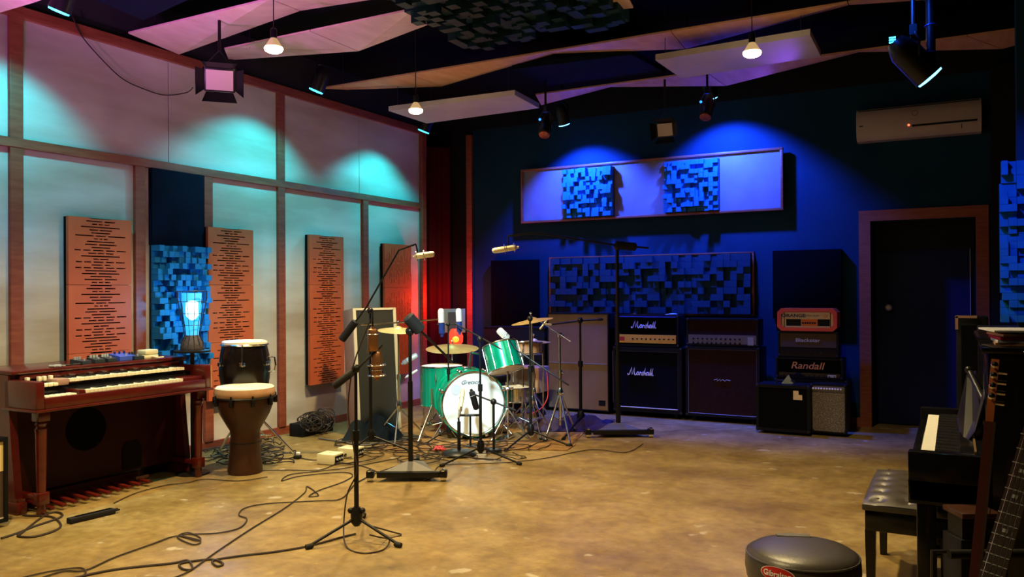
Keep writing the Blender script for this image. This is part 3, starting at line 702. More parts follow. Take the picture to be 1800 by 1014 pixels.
# second stack
r, hw = frontroot('speaker_cabinet', 'black speaker cabinet with dark maroon grille and thin pale piping', 'speaker cabinet', 1205, 1335, 8.90)
zc = zat(1270, 610, 8.9)
cab(r, -hw, hw, .06, zc, .38, 'grille_red', 'piping_dim', .03)
MB().tube([(-.09, .01, zc*.56), (-.05, .01, zc*.575), (-.055, .01, zc*.548), (-.02, .01, zc*.575), (-.02, .01, zc*.55), (.01, .01, zc*.572), (.03, .01, zc*.55), (.05, .01, zc*.57), (.09, .01, zc*.56)], .004, 5).build('emblem', 'logo_grey', r)
r, h2 = frontroot('amplifier_head', 'black amplifier head with steel control panel on the maroon-grilled cabinet', 'amplifier', 1207, 1333, 8.92, z=zc)
zh = zat(1270, 560, 8.92)-zc
cab(r, -h2, h2, .012, zh, .28, 'grille_red', None, .02)
MB().box((-h2+.02, .002, .02), (h2-.02, .02, zh*.42)).build('control_panel', 'silver_panel', r, smooth=False)
knobs(r, [-h2*.8+i*h2*.13 for i in range(11)], .002, zh*.28, .010)
knobs(r, [-h2*.8+i*h2*.13 for i in range(11)], .002, zh*.13, .010)
MB().box((h2*.72, -.002, zh*.08), (h2*.88, .004, zh*.36)).build('switch_plate', 'piping_dim', r, smooth=False)
# right hand stack of heads on a dark cabinet
Ys = 8.92
r, hw = frontroot('speaker_cabinet', 'black speaker cabinet carrying three stacked amplifier heads, mostly hidden', 'speaker cabinet', 1362, 1490, Ys)
zc = zat(1424, 667, Ys)
cab(r, -hw, hw, .04, zc, .38, 'grille_dk', None, .03)
r, h2 = frontroot('amplifier_head', 'black amplifier head lettered Randall, lowest of the three stacked heads', 'amplifier', 1364, 1482, Ys, z=zc)
z1 = zat(1424, 629, Ys)
cab(r, -h2, h2, .008, z1-zc, .3, 'grille_dk', None, .02)
text('Randall', .075, 'logo_tan', r, (-.02, .004, (z1-zc)*.62), shear=.25, sx=1.12, bold=.001)
MB().box((-h2+.03, .004, .02), (h2-.03, .016, (z1-zc)*.3)).build('control_panel', 'black_gloss', r, smooth=False)
knobs(r, [-h2*.75+i*h2*.15 for i in range(11)], .004, .04, .007, 'metal_black')
MB().box((h2*.55, -.001, .03), (h2*.8, .006, .055)).build('badge', 'logo_grey', r, smooth=False)
zb = z1
r, h2 = frontroot('amplifier_head', 'black amplifier head with brown grille lettered Blackstar, middle of the stack', 'amplifier', 1368, 1474, Ys, z=zb)
z1 = zat(1420, 583, Ys)
cab(r, -h2, h2, .008, z1-zb, .28, 'vinyl', None, .012)
MB().box((-h2+.02, .004, (z1-zb)*.40), (h2-.02, .014, (z1-zb)*.93)).build('brown_grille', 'grille_brown', r, smooth=False)
text('Blackstar', .040, 'logo_grey', r, (0, .002, (z1-zb)*.67), sx=1.25, bold=.0005)
MB().box((-h2+.02, .004, .02), (h2-.02, .014, (z1-zb)*.36)).build('control_panel', 'black_gloss', r, smooth=False)
knobs(r, [-h2*.8+i*h2*.18 for i in range(10)], .004, (z1-zb)*.2, .008, 'metal_black')
zo = z1
r, h2 = frontroot('amplifier_head', 'orange-red amplifier head with cream pictogram panel, topmost of the stack', 'amplifier', 1367, 1472, Ys, z=zo)
H = zat(1420, 543, Ys)-zo
pl = [(-h2, .04), (-h2+.04, 0), (h2-.04, 0), (h2, .04), (h2, H-.04), (h2-.04, H), (-h2+.04, H), (-h2, H-.04)]
Tf = Matrix(((1, 0, 0, 0), (0, 0, 1, 0), (0, 1, 0, .006), (0, 0, 0, 1)))
MB().prism(pl, .24, Tf@Matrix.Translation((0, 0, .03))).build('cabinet_shell', 'orange_vinyl', r, smooth=False)
n8 = len(pl); inner = [(x*.87, H/2+(z-H/2)*.70) for x, z in pl]; mb = MB()
for i in range(n8):
    j = (i+1) % n8; q = [pl[i], pl[j], inner[j], inner[i]]
    mb.prism(q, .035, Tf@Matrix.Translation((0, 0, -.005)))
mb.build('front_frame', 'orange_vinyl', r, smooth=False)
MB().box((-h2*.86, .012, H*.17), (h2*.86, .028, H*.86)).build('front_panel', 'cream_panel', r, smooth=False)
for a, b, m in ((-.70, -.20, 'black'), (-.18, .36, 'orange_panel'), (.36, .76, 'black')): MB().box((h2*a, .008, H*.25), (h2*b, .013, H*.55)).build('printed_block', m, r, smooth=False)
for x in (-.76, .78): MB().box((h2*x-.003, .008, H*.18), (h2*x+.003, .013, H*.85)).build('panel_line', 'black', r, smooth=False)
text('ORANGE', .036, 'ink', r, (-h2*.45, .010, H*.70), bold=.0015, sx=1.2)
text('SUPER CRUSH', .016, 'ink', r, (h2*.18, .010, H*.70))
MB().torus((h2*.62, .010, H*.70), (0, 1, 0), .014, .003, 14).build('round_emblem', 'orange_panel', r)
knobs(r, [h2*(-.13+.08*i) for i in range(6)], .008, H*.38, .010)
for i in range(4): MB().lathe([(.012, 0), (.012, .01)], Matrix.Translation(((-1 if i % 2 else 1)*(h2-.06), .07 if i < 2 else .22, 0)), 8).build('foot', 'rubber', r)
# combos in front
r, hw = frontroot('combo_amplifier', 'black combo amplifier with small square sticker, left of the silver-grilled one', 'amplifier', 1329, 1424, 8.45, py=720)
h = zat(1376, 677, 8.45)
cab(r, -hw, hw, .03, h, .34, 'grille_dk', None, .03)
MB().box((hw-.16, .006, h-.14), (hw-.11, .011, h-.05)).box((hw-.11, .006, h-.14), (hw-.075, .011, h-.09)).build('sticker', 'cream_panel', r, smooth=False)
MB().tube([(-.1, .17, h), (-.08, .17, h+.03), (.08, .17, h+.03), (.1, .17, h)], .009).build('carry_handle', 'rubber', r)
o = MB().add([Vector(p) for p in ((-.06, 0, 0), (.05, .02, 0), (.01, .0, .09), (-.05, .01, .0), (.055, .03, 0), (.015, .012, .09))], [(0, 1, 2), (5, 4, 3), (0, 3, 4, 1), (1, 4, 5, 2), (2, 5, 3, 0)]).build('folded_card', 'board', smooth=False)
o.location = (r.location.x+.02, 8.60, h); tag(o, 'small folded grey card standing on the black combo amplifier', 'card')
r, hw = frontroot('combo_amplifier', 'combo amplifier with silver sparkle grille and row of knobs', 'amplifier', 1425, 1488, 8.56, py=720)
h = zat(1455, 676, 8.56)
cab(r, -hw, hw, .03, h, .22, 'grille_silver', None, .016)
MB().box((-hw+.016, .001, h-.07), (hw-.016, .016, h-.014)).build('control_panel', 'silver_panel', r, smooth=False)
knobs(r, [-hw*.85+i*hw*.155 for i in range(11)], .001, h-.042, .010, 'logo_white')
# dark flight case and small tan cabinet behind the drums
r, hw = frontroot('flight_case', 'black flight case standing under the left cloth panel behind the drums', 'case', 851, 958, 8.95)
h = zat(905, 575, 8.95)
MB().box((-hw, 0, .05), (hw, .35, h), ch=.01).build('case_body', 'black', r)
for z in (.06, h*.6, h-.01): MB().box((-hw-.004, -.004, z-.008), (hw+.004, .354, z+.008)).build('metal_edging', 'metal_black', r, smooth=False)
for x in (-hw+.08, hw-.08):
    for y in (.07, .28): MB().ball((x, y, .028), .028).build('caster', 'rubber', r)
r, hw = frontroot('speaker_cabinet', 'small tan-edged speaker cabinet half hidden behind the drum kit', 'speaker cabinet', 888, 947, 8.35)
h = zat(918, 645, 8.35)
MB().box((-hw, .0, .28), (hw, .28, h), ch=.008).build('cabinet_shell', 'wood_top', r)
MB().box((-hw+.015, -.006, .30), (hw-.05, 0, h-.02)).build('grille', 'grille_brown', r, smooth=False)
MB().box((-hw+.03, .02, 0), (-hw+.07, .24, .28)).box((hw-.07, .02, 0), (hw-.03, .24, .28)).build('trestle', 'black', r, smooth=False)

# tilted grey-fronted cabinet against the left wall
c0 = gd(668, 735, 8.25); c0.z = 0
r = thing('speaker_cabinet', 'tall grey-fronted cabinet with cream edging leaning against the left wall', 'speaker cabinet', (c0.x, c0.y, 0), rot=(R_(-6), 0, R_(60)))
W2, H2 = .235, 1.30
MB().box((-W2, .01, .02), (W2, .30, H2), ch=.006).build('cabinet_shell', 'pink_wood', r)
MB().box((-W2+.02, 0, .04), (W2-.02, .014, H2-.02)).build('grille', 'grille_grey', r, smooth=False)
MB().box((-W2, -.006, .02), (-W2+.032, .014, H2)).box((W2-.032, -.006, .02), (W2, .014, H2)).box((-W2+.022, -.006, .02), (W2-.022, .014, .042)).box((-W2+.022, -.006, H2-.022), (W2-.022, .014, H2)).build('edge_trim', 'piping', r, smooth=False)

# amp at the left edge, facing the room
r = thing('combo_amplifier', 'amplifier with cream upper front and dark grille at the left edge', 'amplifier', (-5.22, 2.62, 0), PI/2)
H = .56
MB().box((-.36, .02, .03), (.34, .27, H), ch=.01).build('cabinet_shell', 'vinyl', r)
MB().box((-.36, 0, .03), (-.335, .05, H)).box((.315, 0, .03), (.34, .05, H)).box((-.335, 0, H-.025), (.315, .05, H)).box((-.335, 0, .03), (.315, .05, .055)).build('front_frame', 'vinyl', r, smooth=False)
MB().box((-.335, .008, .35), (.315, .03, H-.025)).build('cream_panel', 'cream_cloth', r, smooth=False)
MB().box((-.335, .010, .055), (.315, .03, .35)).build('grille', 'grille_brown', r, smooth=False)
MB().box((-.335, .006, .05), (.315, .012, .062)).build('kick_strip', 'piping', r, smooth=False)
MB().tube(smooth_pts([Vector(p) for p in ((.14, 0, H-.02), (.22, -.03, .45), (.24, -.03, .36), (.22, -.02, .25))]), .005).build('hanging_lead', 'cable', r)
for x in (-.28, .26):
    for y in (.05, .22): MB().lathe([(.02, 0), (.022, .03)], Matrix.Translation((x, y, 0)), 10).build('foot', 'rubber', r)

# ------------------------------------------------------------------ ORGAN
OW0, OW1 = 3.13, 4.53
oc = (OW0+OW1)/2; hw = (OW1-OW0)/2
r = thing('organ', 'mahogany two-manual organ with turned front legs against the left wall', 'organ', (-5.98, oc, 0), PI/2)
D1 = -.78
for x in (-hw, hw-.05):
    MB().prism([(0, .09), (-.54, .09), (-.50, .4), (-.47, .70), (-.46, .915), (0, .915)], .05, Matrix(((0, 0, 1, x), (1, 0, 0, 0), (0, 1, 0, 0), (0, 0, 0, 1)))).build('end_panel', 'mahog', r)
    MB().box((x-.008, -.575, 0), (x+.058, .0, .08), ch=.004).box((x-.004, -.56, .08), (x+.054, -.0, .10)).build('plinth', 'mahog', r)
MB().box((-hw+.05, -.42, .10), (hw-.05, -.40, .70)).build('knee_board', 'mahog_dk', r, smooth=False)
MB().box((-hw+.05, -.03, .1), (hw-.05, 0, .90)).build('back_panel', 'mahog_dk', r, smooth=False)
MB().lathe([(.155, 0), (.155, .006)], Matrix.Translation((-.12, -.421, .47))@Matrix.Rotation(PI/2, 4, 'X'), 32).build('speaker_grille', 'grille_dk', r)
MB().prism([(.17, .12), (.33, .12), (.33, .27), (.30, .32), (.20, .32), (.17, .27)], .01, Matrix(((1, 0, 0, 0), (0, 0, -1, -.421), (0, 1, 0, 0), (0, 0, 0, 1)))).build('pedal_opening', 'dark_back', r)
MB().box((.20, -.54, .03), (.31, -.43, .05), Matrix.Rotation(R_(-18), 3, 'X')).build('expression_pedal', 'bronze', r)
MB().box((-hw+.0, -.50, .915), (hw, .0, .945), ch=.012).build('lid', 'mahog', r)
MB().box((-hw+.06, -.49, .875), (hw-.06, -.44, .915), ch=.012).build('lid_rail', 'mahog', r)
for x in (-hw, hw-.055): MB().box((x, D1, .70), (x+.055, -.42, .885), ch=.008).build('cheek_block', 'mahog', r)
MB().box((hw-.008, D1-.004, .705), (hw+.003, -.44, .88)).build('worn_edge', 'wood_top', r, smooth=False)
MB().box((-hw+.055, D1, .70), (hw-.055, D1+.03, .775), ch=.006).build('front_rail', 'mahog', r)
MB().box((-hw-.012, D1-.015, .685), (hw+.012, -.40, .702), ch=.004).build('desk_moulding', 'mahog', r)
MB().box((-hw+.055, D1+.02, .70), (hw-.055, -.36, .755)).build('key_bed', 'mahog_dk', r, smooth=False)
MB().box((-hw+.055, -.60, .755), (hw-.055, -.44, .835)).build('upper_key_bed', 'black_gloss', r, smooth=False)
def keys(root, x0, x1, y0, y1, z, n, mt, kind='stuff'):
    s = (x1-x0)/n; a = MB(); b = MB()
    for i in range(n):
        a.box((x0+i*s+.0012, y0, z-.02), (x0+(i+1)*s-.0012, y1, z))
        if i % 7 in (0, 1, 3, 4, 5) and i < n-1: b.box((x0+(i+1)*s-s*.29, y0+(y1-y0)*.36, z), (x0+(i+1)*s+s*.29, y1, z+.011))
    a.build('white_keys', mt, root, kind=kind, smooth=False); b.build('black_keys', 'black_key', root, kind=kind, smooth=False)
keys(r, -hw+.36, hw-.24, D1+.035, -.60, .795, 26, 'ivory')
keys(r, -hw+.33, hw-.12, -.615, -.47, .868, 26, 'ivory')
MB().box((hw-.24, D1+.03, .755), (hw-.06, -.60, .80), ch=.006).build('key_block', 'mahog', r)
MB().box((-hw+.31, D1+.03, .755), (-hw+.355, -.60, .80), ch=.004).build('key_block', 'mahog', r)
MB().box((-hw+.24, -.615, .83), (-hw+.325, -.47, .872), ch=.004).build('key_block', 'pink_wood', r)
for i in range(6): MB().box((-hw+.075+i*.038, D1+.035, .755), (-hw+.107+i*.038, D1+.12, .782), ch=.004).build('control_tab', 'ivory', r)
for i in range(5): MB().box((-hw+.07+i*.036, -.625, .83), (-hw+.10+i*.036, -.56, .852), ch=.004).build('control_tab', 'ivory', r)
for i, x in enumerate((.085, .165, .20, .245)): MB().box((-hw+x, -.53, .862), (-hw+x+.022, -.50, .895), ch=.004).build('drawbar', 'ivory', r)
for x in (-hw+.07, hw-.07):
    lx, ly = x, D1+.07
    MB().box((lx-.04, ly-.04, .62), (lx+.04, ly+.04, .686), ch=.005).lathe([(.030, .62), (.042, .605), (.030, .585), (.040, .57), (.036, .54), (.032, .30), (.027, .155)], Matrix.Translation((lx, ly, 0)), 20).box((lx-.036, ly-.036, .075), (lx+.036, ly+.036, .155), ch=.005).lathe([(.022, 0), (.030, .02), (.026, .075)], Matrix.Translation((lx, ly, 0)), 16).build('leg', 'mahog', r)
    MB().box((lx-.02, ly, .10), (lx+.02, -.38, .135), ch=.004).build('stretcher', 'mahog', r)
for i in range(10):
    x = -hw+.14+i*.088; MB().box((x-.018, -.72+.008*i, .03), (x+.018, -.43, .052), Matrix.Rotation(R_(4), 3, 'X'), ch=.006).build('bass_pedal', 'mahog', r)
MB().box((-hw+.09, -.46, .0), (-hw+.98, -.42, .09)).build('pedal_rail', 'mahog_dk', r, smooth=False)
for k in range(3): MB().box((-hw-.004, -.33+.05*k, .80), (-hw+.004, -.31+.05*k, .89)).build('fret_slot', 'silver', r, smooth=False)
# things on the organ lid; front of lid at X=-5.48, top z=.945
OZ = .945
def onlid(px, py): p = gz(px, py, OZ); return (max(min(p.x, -5.56), -5.90), p.y, OZ)
def pedal(loc, rz, w, d, h, mt, label, knobm='silver', name='effect_pedal', n=3):
    rt = thing(name, label, 'guitar pedal', loc, rz)
    MB().prism([(-d/2, 0), (d/2, 0), (d/2, h), (-d/2, h*.6)], w, Matrix(((0, 0, 1, -w/2), (1, 0, 0, 0), (0, 1, 0, .003), (0, 0, 0, 1)))).build('enclosure', mt, rt, smooth=False)
    for i in range(n): MB().rod((-w*.3+i*w*.3, d*.25, h*.9), (-w*.3+i*w*.3, d*.25, h*1.0+.018), .008).build('knob', knobm, rt)
    MB().rod((0, -d*.28, h*.6), (0, -d*.28, h*.7+.016), .007).build('foot_switch', 'silver', rt)
    MB().box((-w/2, -d/2, 0), (w/2, d/2, .003)).build('rubber_base', 'rubber', rt, smooth=False)
pedal(onlid(158, 641), PI/2+.2, .075, .12, .035, 'pedal_dark', 'small dark pedal on the organ lid, nearest the picture edge')
pedal(onlid(174, 638), PI/2-.1, .075, .12, .040, 'pedal_dark', 'dark green-knobbed pedal on the organ lid', 'board')
pedal(onlid(190, 636), PI/2, .07, .12, .04, 'pedal_dark', 'dark pedal on the organ lid just left of the blue one', 'board')
pedal(onlid(215, 633), PI/2+.05, .14, .13, .05, 'blue_pedal', 'blue pedal on the middle of the organ lid', 'blue_metal')
pedal(onlid(240, 632), PI/2, .08, .12, .04, 'pedal_dark', 'black pedal on the organ lid right of the blue one', 'pedal_dark')
rt = thing('cream_box', 'small stacked cream plastic box with loose lead on the organ lid', 'box', onlid(263, 630), PI/2)
MB().box((-.07, -.05, 0), (.06, .05, .03), ch=.006).build('lower_shell', 'cream', rt)
MB().box((-.065, -.045, .032), (.065, .045, .07), Matrix.Rotation(R_(8), 3, 'Z'), ch=.008).build('upper_shell', 'cream', rt)
MB().tube([(0, -.05, .02), (.03, -.09, .008), (.06, -.11, .01)], .007).build('lead', 'cream_panel', rt)
a = [gz(x, y, OZ+.006) for x, y in ((121, 645), (140, 646), (165, 643), (190, 645), (204, 641))]
a = [Vector((max(min(p.x, -5.52), -5.9), p.y, p.z)) for p in a]
tag(recentre(MB().tube(smooth_pts(a), .006).build('patch_lead', 'cable')), 'short dark patch lead in front of the pedals on the organ lid', 'cable')
for px, lab in ((122, 'silver jack plug at the near end of the organ lid'), (146, 'silver jack plug lying in front of the dark pedals')):
    p = gz(px, 646, OZ+.008); p.x = max(min(p.x, -5.515), -5.9)
    rt = thing('jack_plug', lab, 'plug', (p.x, p.y, OZ), .6)
    MB().rod((0, 0, .009), (.04, 0, .009), .009).build('plug_body', 'silver', rt); MB().rod((.04, 0, .009), (.07, 0, .009), .004).build('plug_tip', 'silver', rt)

# ------------------------------------------------------------------ LAMP ON STAND
lp = gd(338, 615, 6.55); LZ = lp.z
rt = thing('side_table', 'small dark round-topped stand holding the glowing blue lamp', 'table', (lp.x, lp.y, 0))
MB().lathe([(.13, LZ-.018), (.14, LZ-.012), (.14, LZ-.002), (.13, LZ)], Matrix(), 28).build('table_top', 'black', rt)
MB().rod((0, 0, .02), (0, 0, LZ-.018), .016).build('pole', 'metal_black', rt)
MB().lathe([(.13, 0), (.13, .012), (.03, .03)], Matrix(), 24).build('base', 'metal_black', rt)
rt = thing('table_lamp', 'tapered glowing blue table lamp inside a dark wire cage', 'lamp', (lp.x, lp.y, LZ))
MB().lathe([(.048, .12), (.058, .22), (.072, .36), (.078, .46)], Matrix(), 28).build('glass_shade', 'lamp_glass', rt)
MB().lathe([(.03, .24), (.05, .28), (.054, .38), (.03, .43)], Matrix.Translation(ray(338, 560).normalized()*-.030), 20).build('bright_core', 'lamp_core', rt)
MB().lathe([(.088, 0), (.092, .02), (.08, .06), (.062, .10), (.05, .12)], Matrix(), 28).build('woven_base', 'wicker', rt)
prof = [(.09, .0), (.085, .06), (.06, .115), (.072, .2), (.1, .33), (.115, .42), (.115, .475)]
for k in range(12):
    t = 2*PI*k/12; MB().tube([(math.cos(t)*a, math.sin(t)*a, z) for a, z in prof], .0025, 5).build('cage_wire', 'wire', rt)
for z, a in ((.2, .072), (.295, .092), (.39, .11), (.475, .115)): MB().torus((0, 0, z), (0, 0, 1), a, .003, 28).build('cage_ring', 'wire', rt)

# ------------------------------------------------------------------ CONGA AND DJEMBE
cp = gd(430, 600, 6.95); cz = cp.z
rt = thing('conga', 'black conga drum on a chrome folding stand behind the djembe', 'drum', (cp.x, cp.y, 0))
zb = .36
MB().lathe([(.135, zb), (.165, zb+.12), (.205, zb+.36), (.212, zb+.44), (.205, cz-.12), (.182, cz-.02)], Matrix(), 32).build('shell', 'black_shell', rt)
MB().lathe([(.186, cz-.02), (.186, cz-.002), (.17, cz+.008), (.05, cz+.011)], Matrix(), 32).build('drumhead', 'skin_old', rt)
MB().torus((0, 0, cz-.025), (0, 0, 1), .192, .009, 36).build('rim', 'chrome', rt)
for k in range(6):
    t = 2*PI*k/6+.2; c, s = math.cos(t), math.sin(t)
    MB().rod((c*.2, s*.2, cz-.03), (c*.222, s*.222, cz-.17), .006).box((c*.215-.018, s*.215-.018, cz-.20), (c*.215+.018, s*.215+.018, cz-.165), ch=.004).build('tuning_lug', 'chrome', rt)
ht = TH; hc = Vector((math.cos(ht), math.sin(ht), 0))
MB().tube([hc*.205+Vector((0, 0, cz-.13)), hc*.255+Vector((0, 0, cz-.135)), hc*.265+Vector((0, 0, cz-.2)), hc*.255+Vector((0, 0, cz-.255)), hc*.21+Vector((0, 0, cz-.26))], .008).build('side_handle', 'chrome', rt)
rs = thing('conga_stand', 'chrome folding stand under the black conga', 'stand', (cp.x, cp.y, 0))
MB().torus((0, 0, zb-.012), (0, 0, 1), .14, .012, 24).build('support_ring', 'metal_black', rs)
for (fx, fy) in ((522, 802), (384, 795), (470, 770)):
    f = gz(fx, fy, .012)-Vector((cp.x, cp.y, 0)); d = Vector((f.x, f.y, 0)).normalized()
    l = MB().rod(d*.14+Vector((0, 0, zb-.0)), f, .010).build('leg', 'chrome', rs); MB().ball(f, .014).build('rubber_foot', 'rubber', l)
    MB().rod(d*.02+Vector((0, 0, zb-.13)), d*.22+Vector((0, 0, zb-.14)), .007).build('brace', 'chrome', rs)
MB().rod((0, 0, zb-.17), (0, 0, zb-.05), .02).build('hub', 'metal_black', rs)
dj = gz(431, 830, 0)
rt = thing('djembe', 'brown goblet-shaped djembe with cream head in front of the conga', 'drum', (dj.x, dj.y, 0))
hz = .70
MB().lathe([(.132, 0), (.138, .02), (.122, .18), (.118, .25), (.120, .255), (.112, .30), (.118, .345), (.15, .40), (.195, .48), (.222, .56), (.226, .62)], Matrix(), 36).build('shell', 'brown_drum', rt)
MB().torus((0, 0, .25), (0, 0, 1), .119, .004, 30).build('shell_groove', 'black', rt)
MB().lathe([(.230, .615), (.240, .63), (.238, .66), (.230, .685)], Matrix(), 36, cap=False).build('counter_hoop', 'wood_top', rt)
MB().lathe([(.228, .64), (.230, .69), (.218, hz), (.06, hz+.004)], Matrix(), 36).build('drumhead', 'skin_old', rt)
MB().torus((0, 0, .615), (0, 0, 1), .236, .008, 36).build('rim', 'metal_black', rt)
for k in range(9):
    t = 2*PI*k/9-1.2; c, s = math.cos(t), math.sin(t)
    MB().box((-.016, -.012, .555), (.016, .014, .615), ch=.004).rod((0, 0, .60), (0, .0, .64), .008).build('tuning_lug', 'metal_black', rt, T=Matrix.Translation((c*.24, s*.24, 0))@Matrix.Rotation(t, 4, 'Z'))

# ------------------------------------------------------------------ DRUM KIT
rg = MB()
pr = [(gz(x, y)) for x, y in ((645, 792), (1000, 792), (1035, 745), (720, 742))]
c = sum(pr, Vector())/4; q = []
for i in range(4):
    for k_ in range(6): q.append(pr[i].lerp(pr[(i+1) % 4], k_/6)+Vector((random.uniform(-.02, .02), random.uniform(-.02, .02), 0)))
rt = MB().prism([((p-c).x, (p-c).y) for p in q], .008, Matrix()).build('rug', 'rug', smooth=False); rt.location = (c.x, c.y, .0005)
tag(rt, 'worn tan rug lying under the green drum kit', 'rug')
bl = []
for (cx, cy, s, lab, mt, nm) in ((1010, 752, .38, 'dark purple blanket crumpled on the floor below the tan cabinet', 'rug_dk', 'blanket'), (655, 771, .22, 'slate grey cloth bundle on the floor under the leaning cabinet', 'grey_cloth', 'cloth_bundle')):
    p = gz(cx, cy); mb = MB(); n = 14; vs = []
    for i in range(n+1):
        for j in range(n+1):
            u, v = i/n*2-1, j/n*2-1; e = max(0, 1-(u*u)**1.5)*max(0, 1-(v*v)**1.5)
            vs.append(Vector((u*s*1.3+random.uniform(-.01, .01), v*s*.75+random.uniform(-.01, .01), .006+e*(.06+.05*math.sin(u*7+v*3)+.04*math.sin(v*11-u*4)+(.10 if nm != 'blanket' else 0)))))
    mb.add(vs, [(i*(n+1)+j, (i+1)*(n+1)+j, (i+1)*(n+1)+j+1, i*(n+1)+j+1) for i in range(n) for j in range(n)])
    m_ = len(vs); mb.add([Vector((v.x, v.y, .001)) for v in vs], [(i*(n+1)+j+1, (i+1)*(n+1)+j+1, (i+1)*(n+1)+j, i*(n+1)+j) for i in range(n) for j in range(n)])
    o = mb.build(nm, mt); o.location = (p.x, p.y, .009 if nm == 'blanket' else 0); o.rotation_euler = (0, 0, TH); tag(o, lab, 'blanket' if nm == 'blanket' else 'cloth')
# bass drum
bc = gd(832, 709, 7.95); br = .325
bn = Matrix.Rotation(R_(43), 4, 'Z')
rt = thing('bass_drum', 'green bass drum with white front head facing the room', 'drum', (bc.x, bc.y, 0), R_(43))
zc = max(bc.z, br+.03)
Tb = Matrix.Translation((0, 0, zc))@Matrix.Rotation(PI/2, 4, 'X')   # z of profile -> -y (front)
MB().lathe([(br-.02, -.40), (br-.02, -.02)], Tb, 48, cap=False).build('shell', 'green', rt)
for z in (-.42, -.03):
    MB().lathe([(br-.018, z), (br+.004, z), (br+.008, z+.02), (br+.004, z+.042), (br-.018, z+.042)], Tb, 48, cap=False).build('hoop', 'green', rt)
MB().torus((0, -.015, zc), (0, 1, 0), br-.012, .008, 48).build('rim', 'chrome', rt)
MB().lathe([(br-.02, -.004), (.05, -.002), (.002, -.002)], Tb, 48).build('front_head', 'skin', rt)
MB().lathe([(br-.02, -.41), (.05, -.412)], Tb, 48).build('rear_head', 'skin', rt)
for k in range(8):
    t = PI/8+2*PI*k/8; c_, s_ = math.cos(t)*(br+.012), math.sin(t)*(br+.012)
    Tk = Matrix.Translation((c_, 0, zc+s_))@Matrix.Rotation(-t, 4, 'Y')
    MB().box((-.02, -.022, -.016), (.012, .02, .016), ch=.004).rod((.002, -.02, 0), (.002, .13, 0), .006).box((-.014, .11, -.012), (.012, .17, .012), ch=.004).build('tension_claw', 'chrome', rt, T=Tk)
for sx in (-1, 1): MB().rod((sx*(br-.05), .12, .18), (sx*(br+.09), .02, .01), .008).ball((sx*(br+.09), .02, .014), .013).build('spur', 'chrome', rt)
MB().box((-.06, .16, zc+br-.02), (.06, .26, zc+br+.02), ch=.006).rod((0, .2, zc+br), (.02, .2, zc+br+.16), .012).rod((.02, .2, zc+br+.16), (.13, .22, zc+br+.14), .011).build('tom_mount', 'chrome', rt)
text('Gretsch', .040, 'ink', rt, (-.03, -.004, zc+br*.64), shear=.5, name='logo', sx=1.1)
MB().lathe([(.052, 0), (.052, .005)], Tb@Matrix.Translation((-.17, .14, -.003)), 20).build('head_patch', 'paper', rt)
# rack tom
tc_ = gd(884, 628, 7.95)
def tom(name, label, c, up, r_, h_, leg=None, mt='green'):
    up = Vector(up).normalized(); x, y, d = frame(up)
    rt = thing(name, label, 'drum', (c.x, c.y, c.z-h_/2))
    a = c-up*h_/2
    MB().along(a, c, [(r_, 0), (r_, h_)], 36).build('shell', mt, rt, world=True)
    MB().along(a, c, [(r_-.004, h_), (r_+.004, h_+.004), (r_-.01, h_+.008), (.02, h_+.007)], 36).build('drumhead', 'skin', rt, world=True)
    MB().along(a, c, [(.02, -.007), (r_-.01, -.008), (r_+.004, -.004), (r_-.004, 0)], 36).build('bottom_head', 'skin_old', rt, world=True)
    for z in (h_+.006, -.006): MB().torus(a+up*z, up, r_+.008, .007, 40).build('rim', 'chrome', rt, world=True)
    for k_ in range(6):
        t = 2*PI*k_/6+.3; o = (x*math.cos(t)+y*math.sin(t))*(r_+.012)
        MB().rod(a+o, a+o+up*h_, .004).rod(a+o+up*h_*.16, a+o+up*h_*.34, .010).rod(a+o+up*h_*.66, a+o+up*h_*.84, .010).build('tension_lug', 'chrome', rt, world=True)
    if leg:
        for k_ in range(3):
            t = 2*PI*k_/3+leg; o = (x*math.cos(t)+y*math.sin(t))*(r_+.022); p = a+o+up*h_*.4
            l = MB().tube([p, Vector((p.x, p.y, .12)), Vector((p.x+o.x*.12, p.y+o.y*.12, .02))], .008).build('leg', 'chrome', rt, world=True); MB().ball((p.x+o.x*.12, p.y+o.y*.12, .014), .014).build('rubber_foot', 'rubber', l, world=True)
    return rt
tom('rack_tom', 'green rack tom tilted back above the right side of the bass drum', tc_, cU*1.0-cR*.26+cF*.30, .165, .25)
ft = gd(777, 677, 8.55)
tom('floor_tom', 'large green floor tom standing left of the bass drum', ft, (0, 0, 1), .215, .40, leg=.5)
sn = gd(905, 612, 8.9)
sn_ = gd(925, 612, 8.75)
tom('snare_drum', 'shallow pale wooden drum behind the green rack tom', sn_, cU+cF*.1, .17, .11, leg=.3, mt='wood_top')
tom('snare_drum', 'chrome snare drum low between bass drum and hi-hat stand', gd(905, 692, 8.6), (0, 0, 1), .17, .13, leg=.9, mt='chrome')
# drummer's stool
p = gd(870, 690, 9.0); rt = thing('drum_stool', 'dark round drummer stool behind the bass drum', 'stool', (p.x, p.y, 0))
MB().lathe([(.16, .46), (.175, .48), (.175, .53), (.16, .545), (.03, .55)], Matrix(), 28).build('seat', 'vinyl', rt)
MB().rod((0, 0, .2), (0, 0, .46), .016).build('post', 'chrome', rt)
for t in (0.4, 2.5, 4.6): MB().rod((0, 0, .3), (math.cos(t)*.26, math.sin(t)*.26, .012), .011).build('leg', 'chrome', rt)

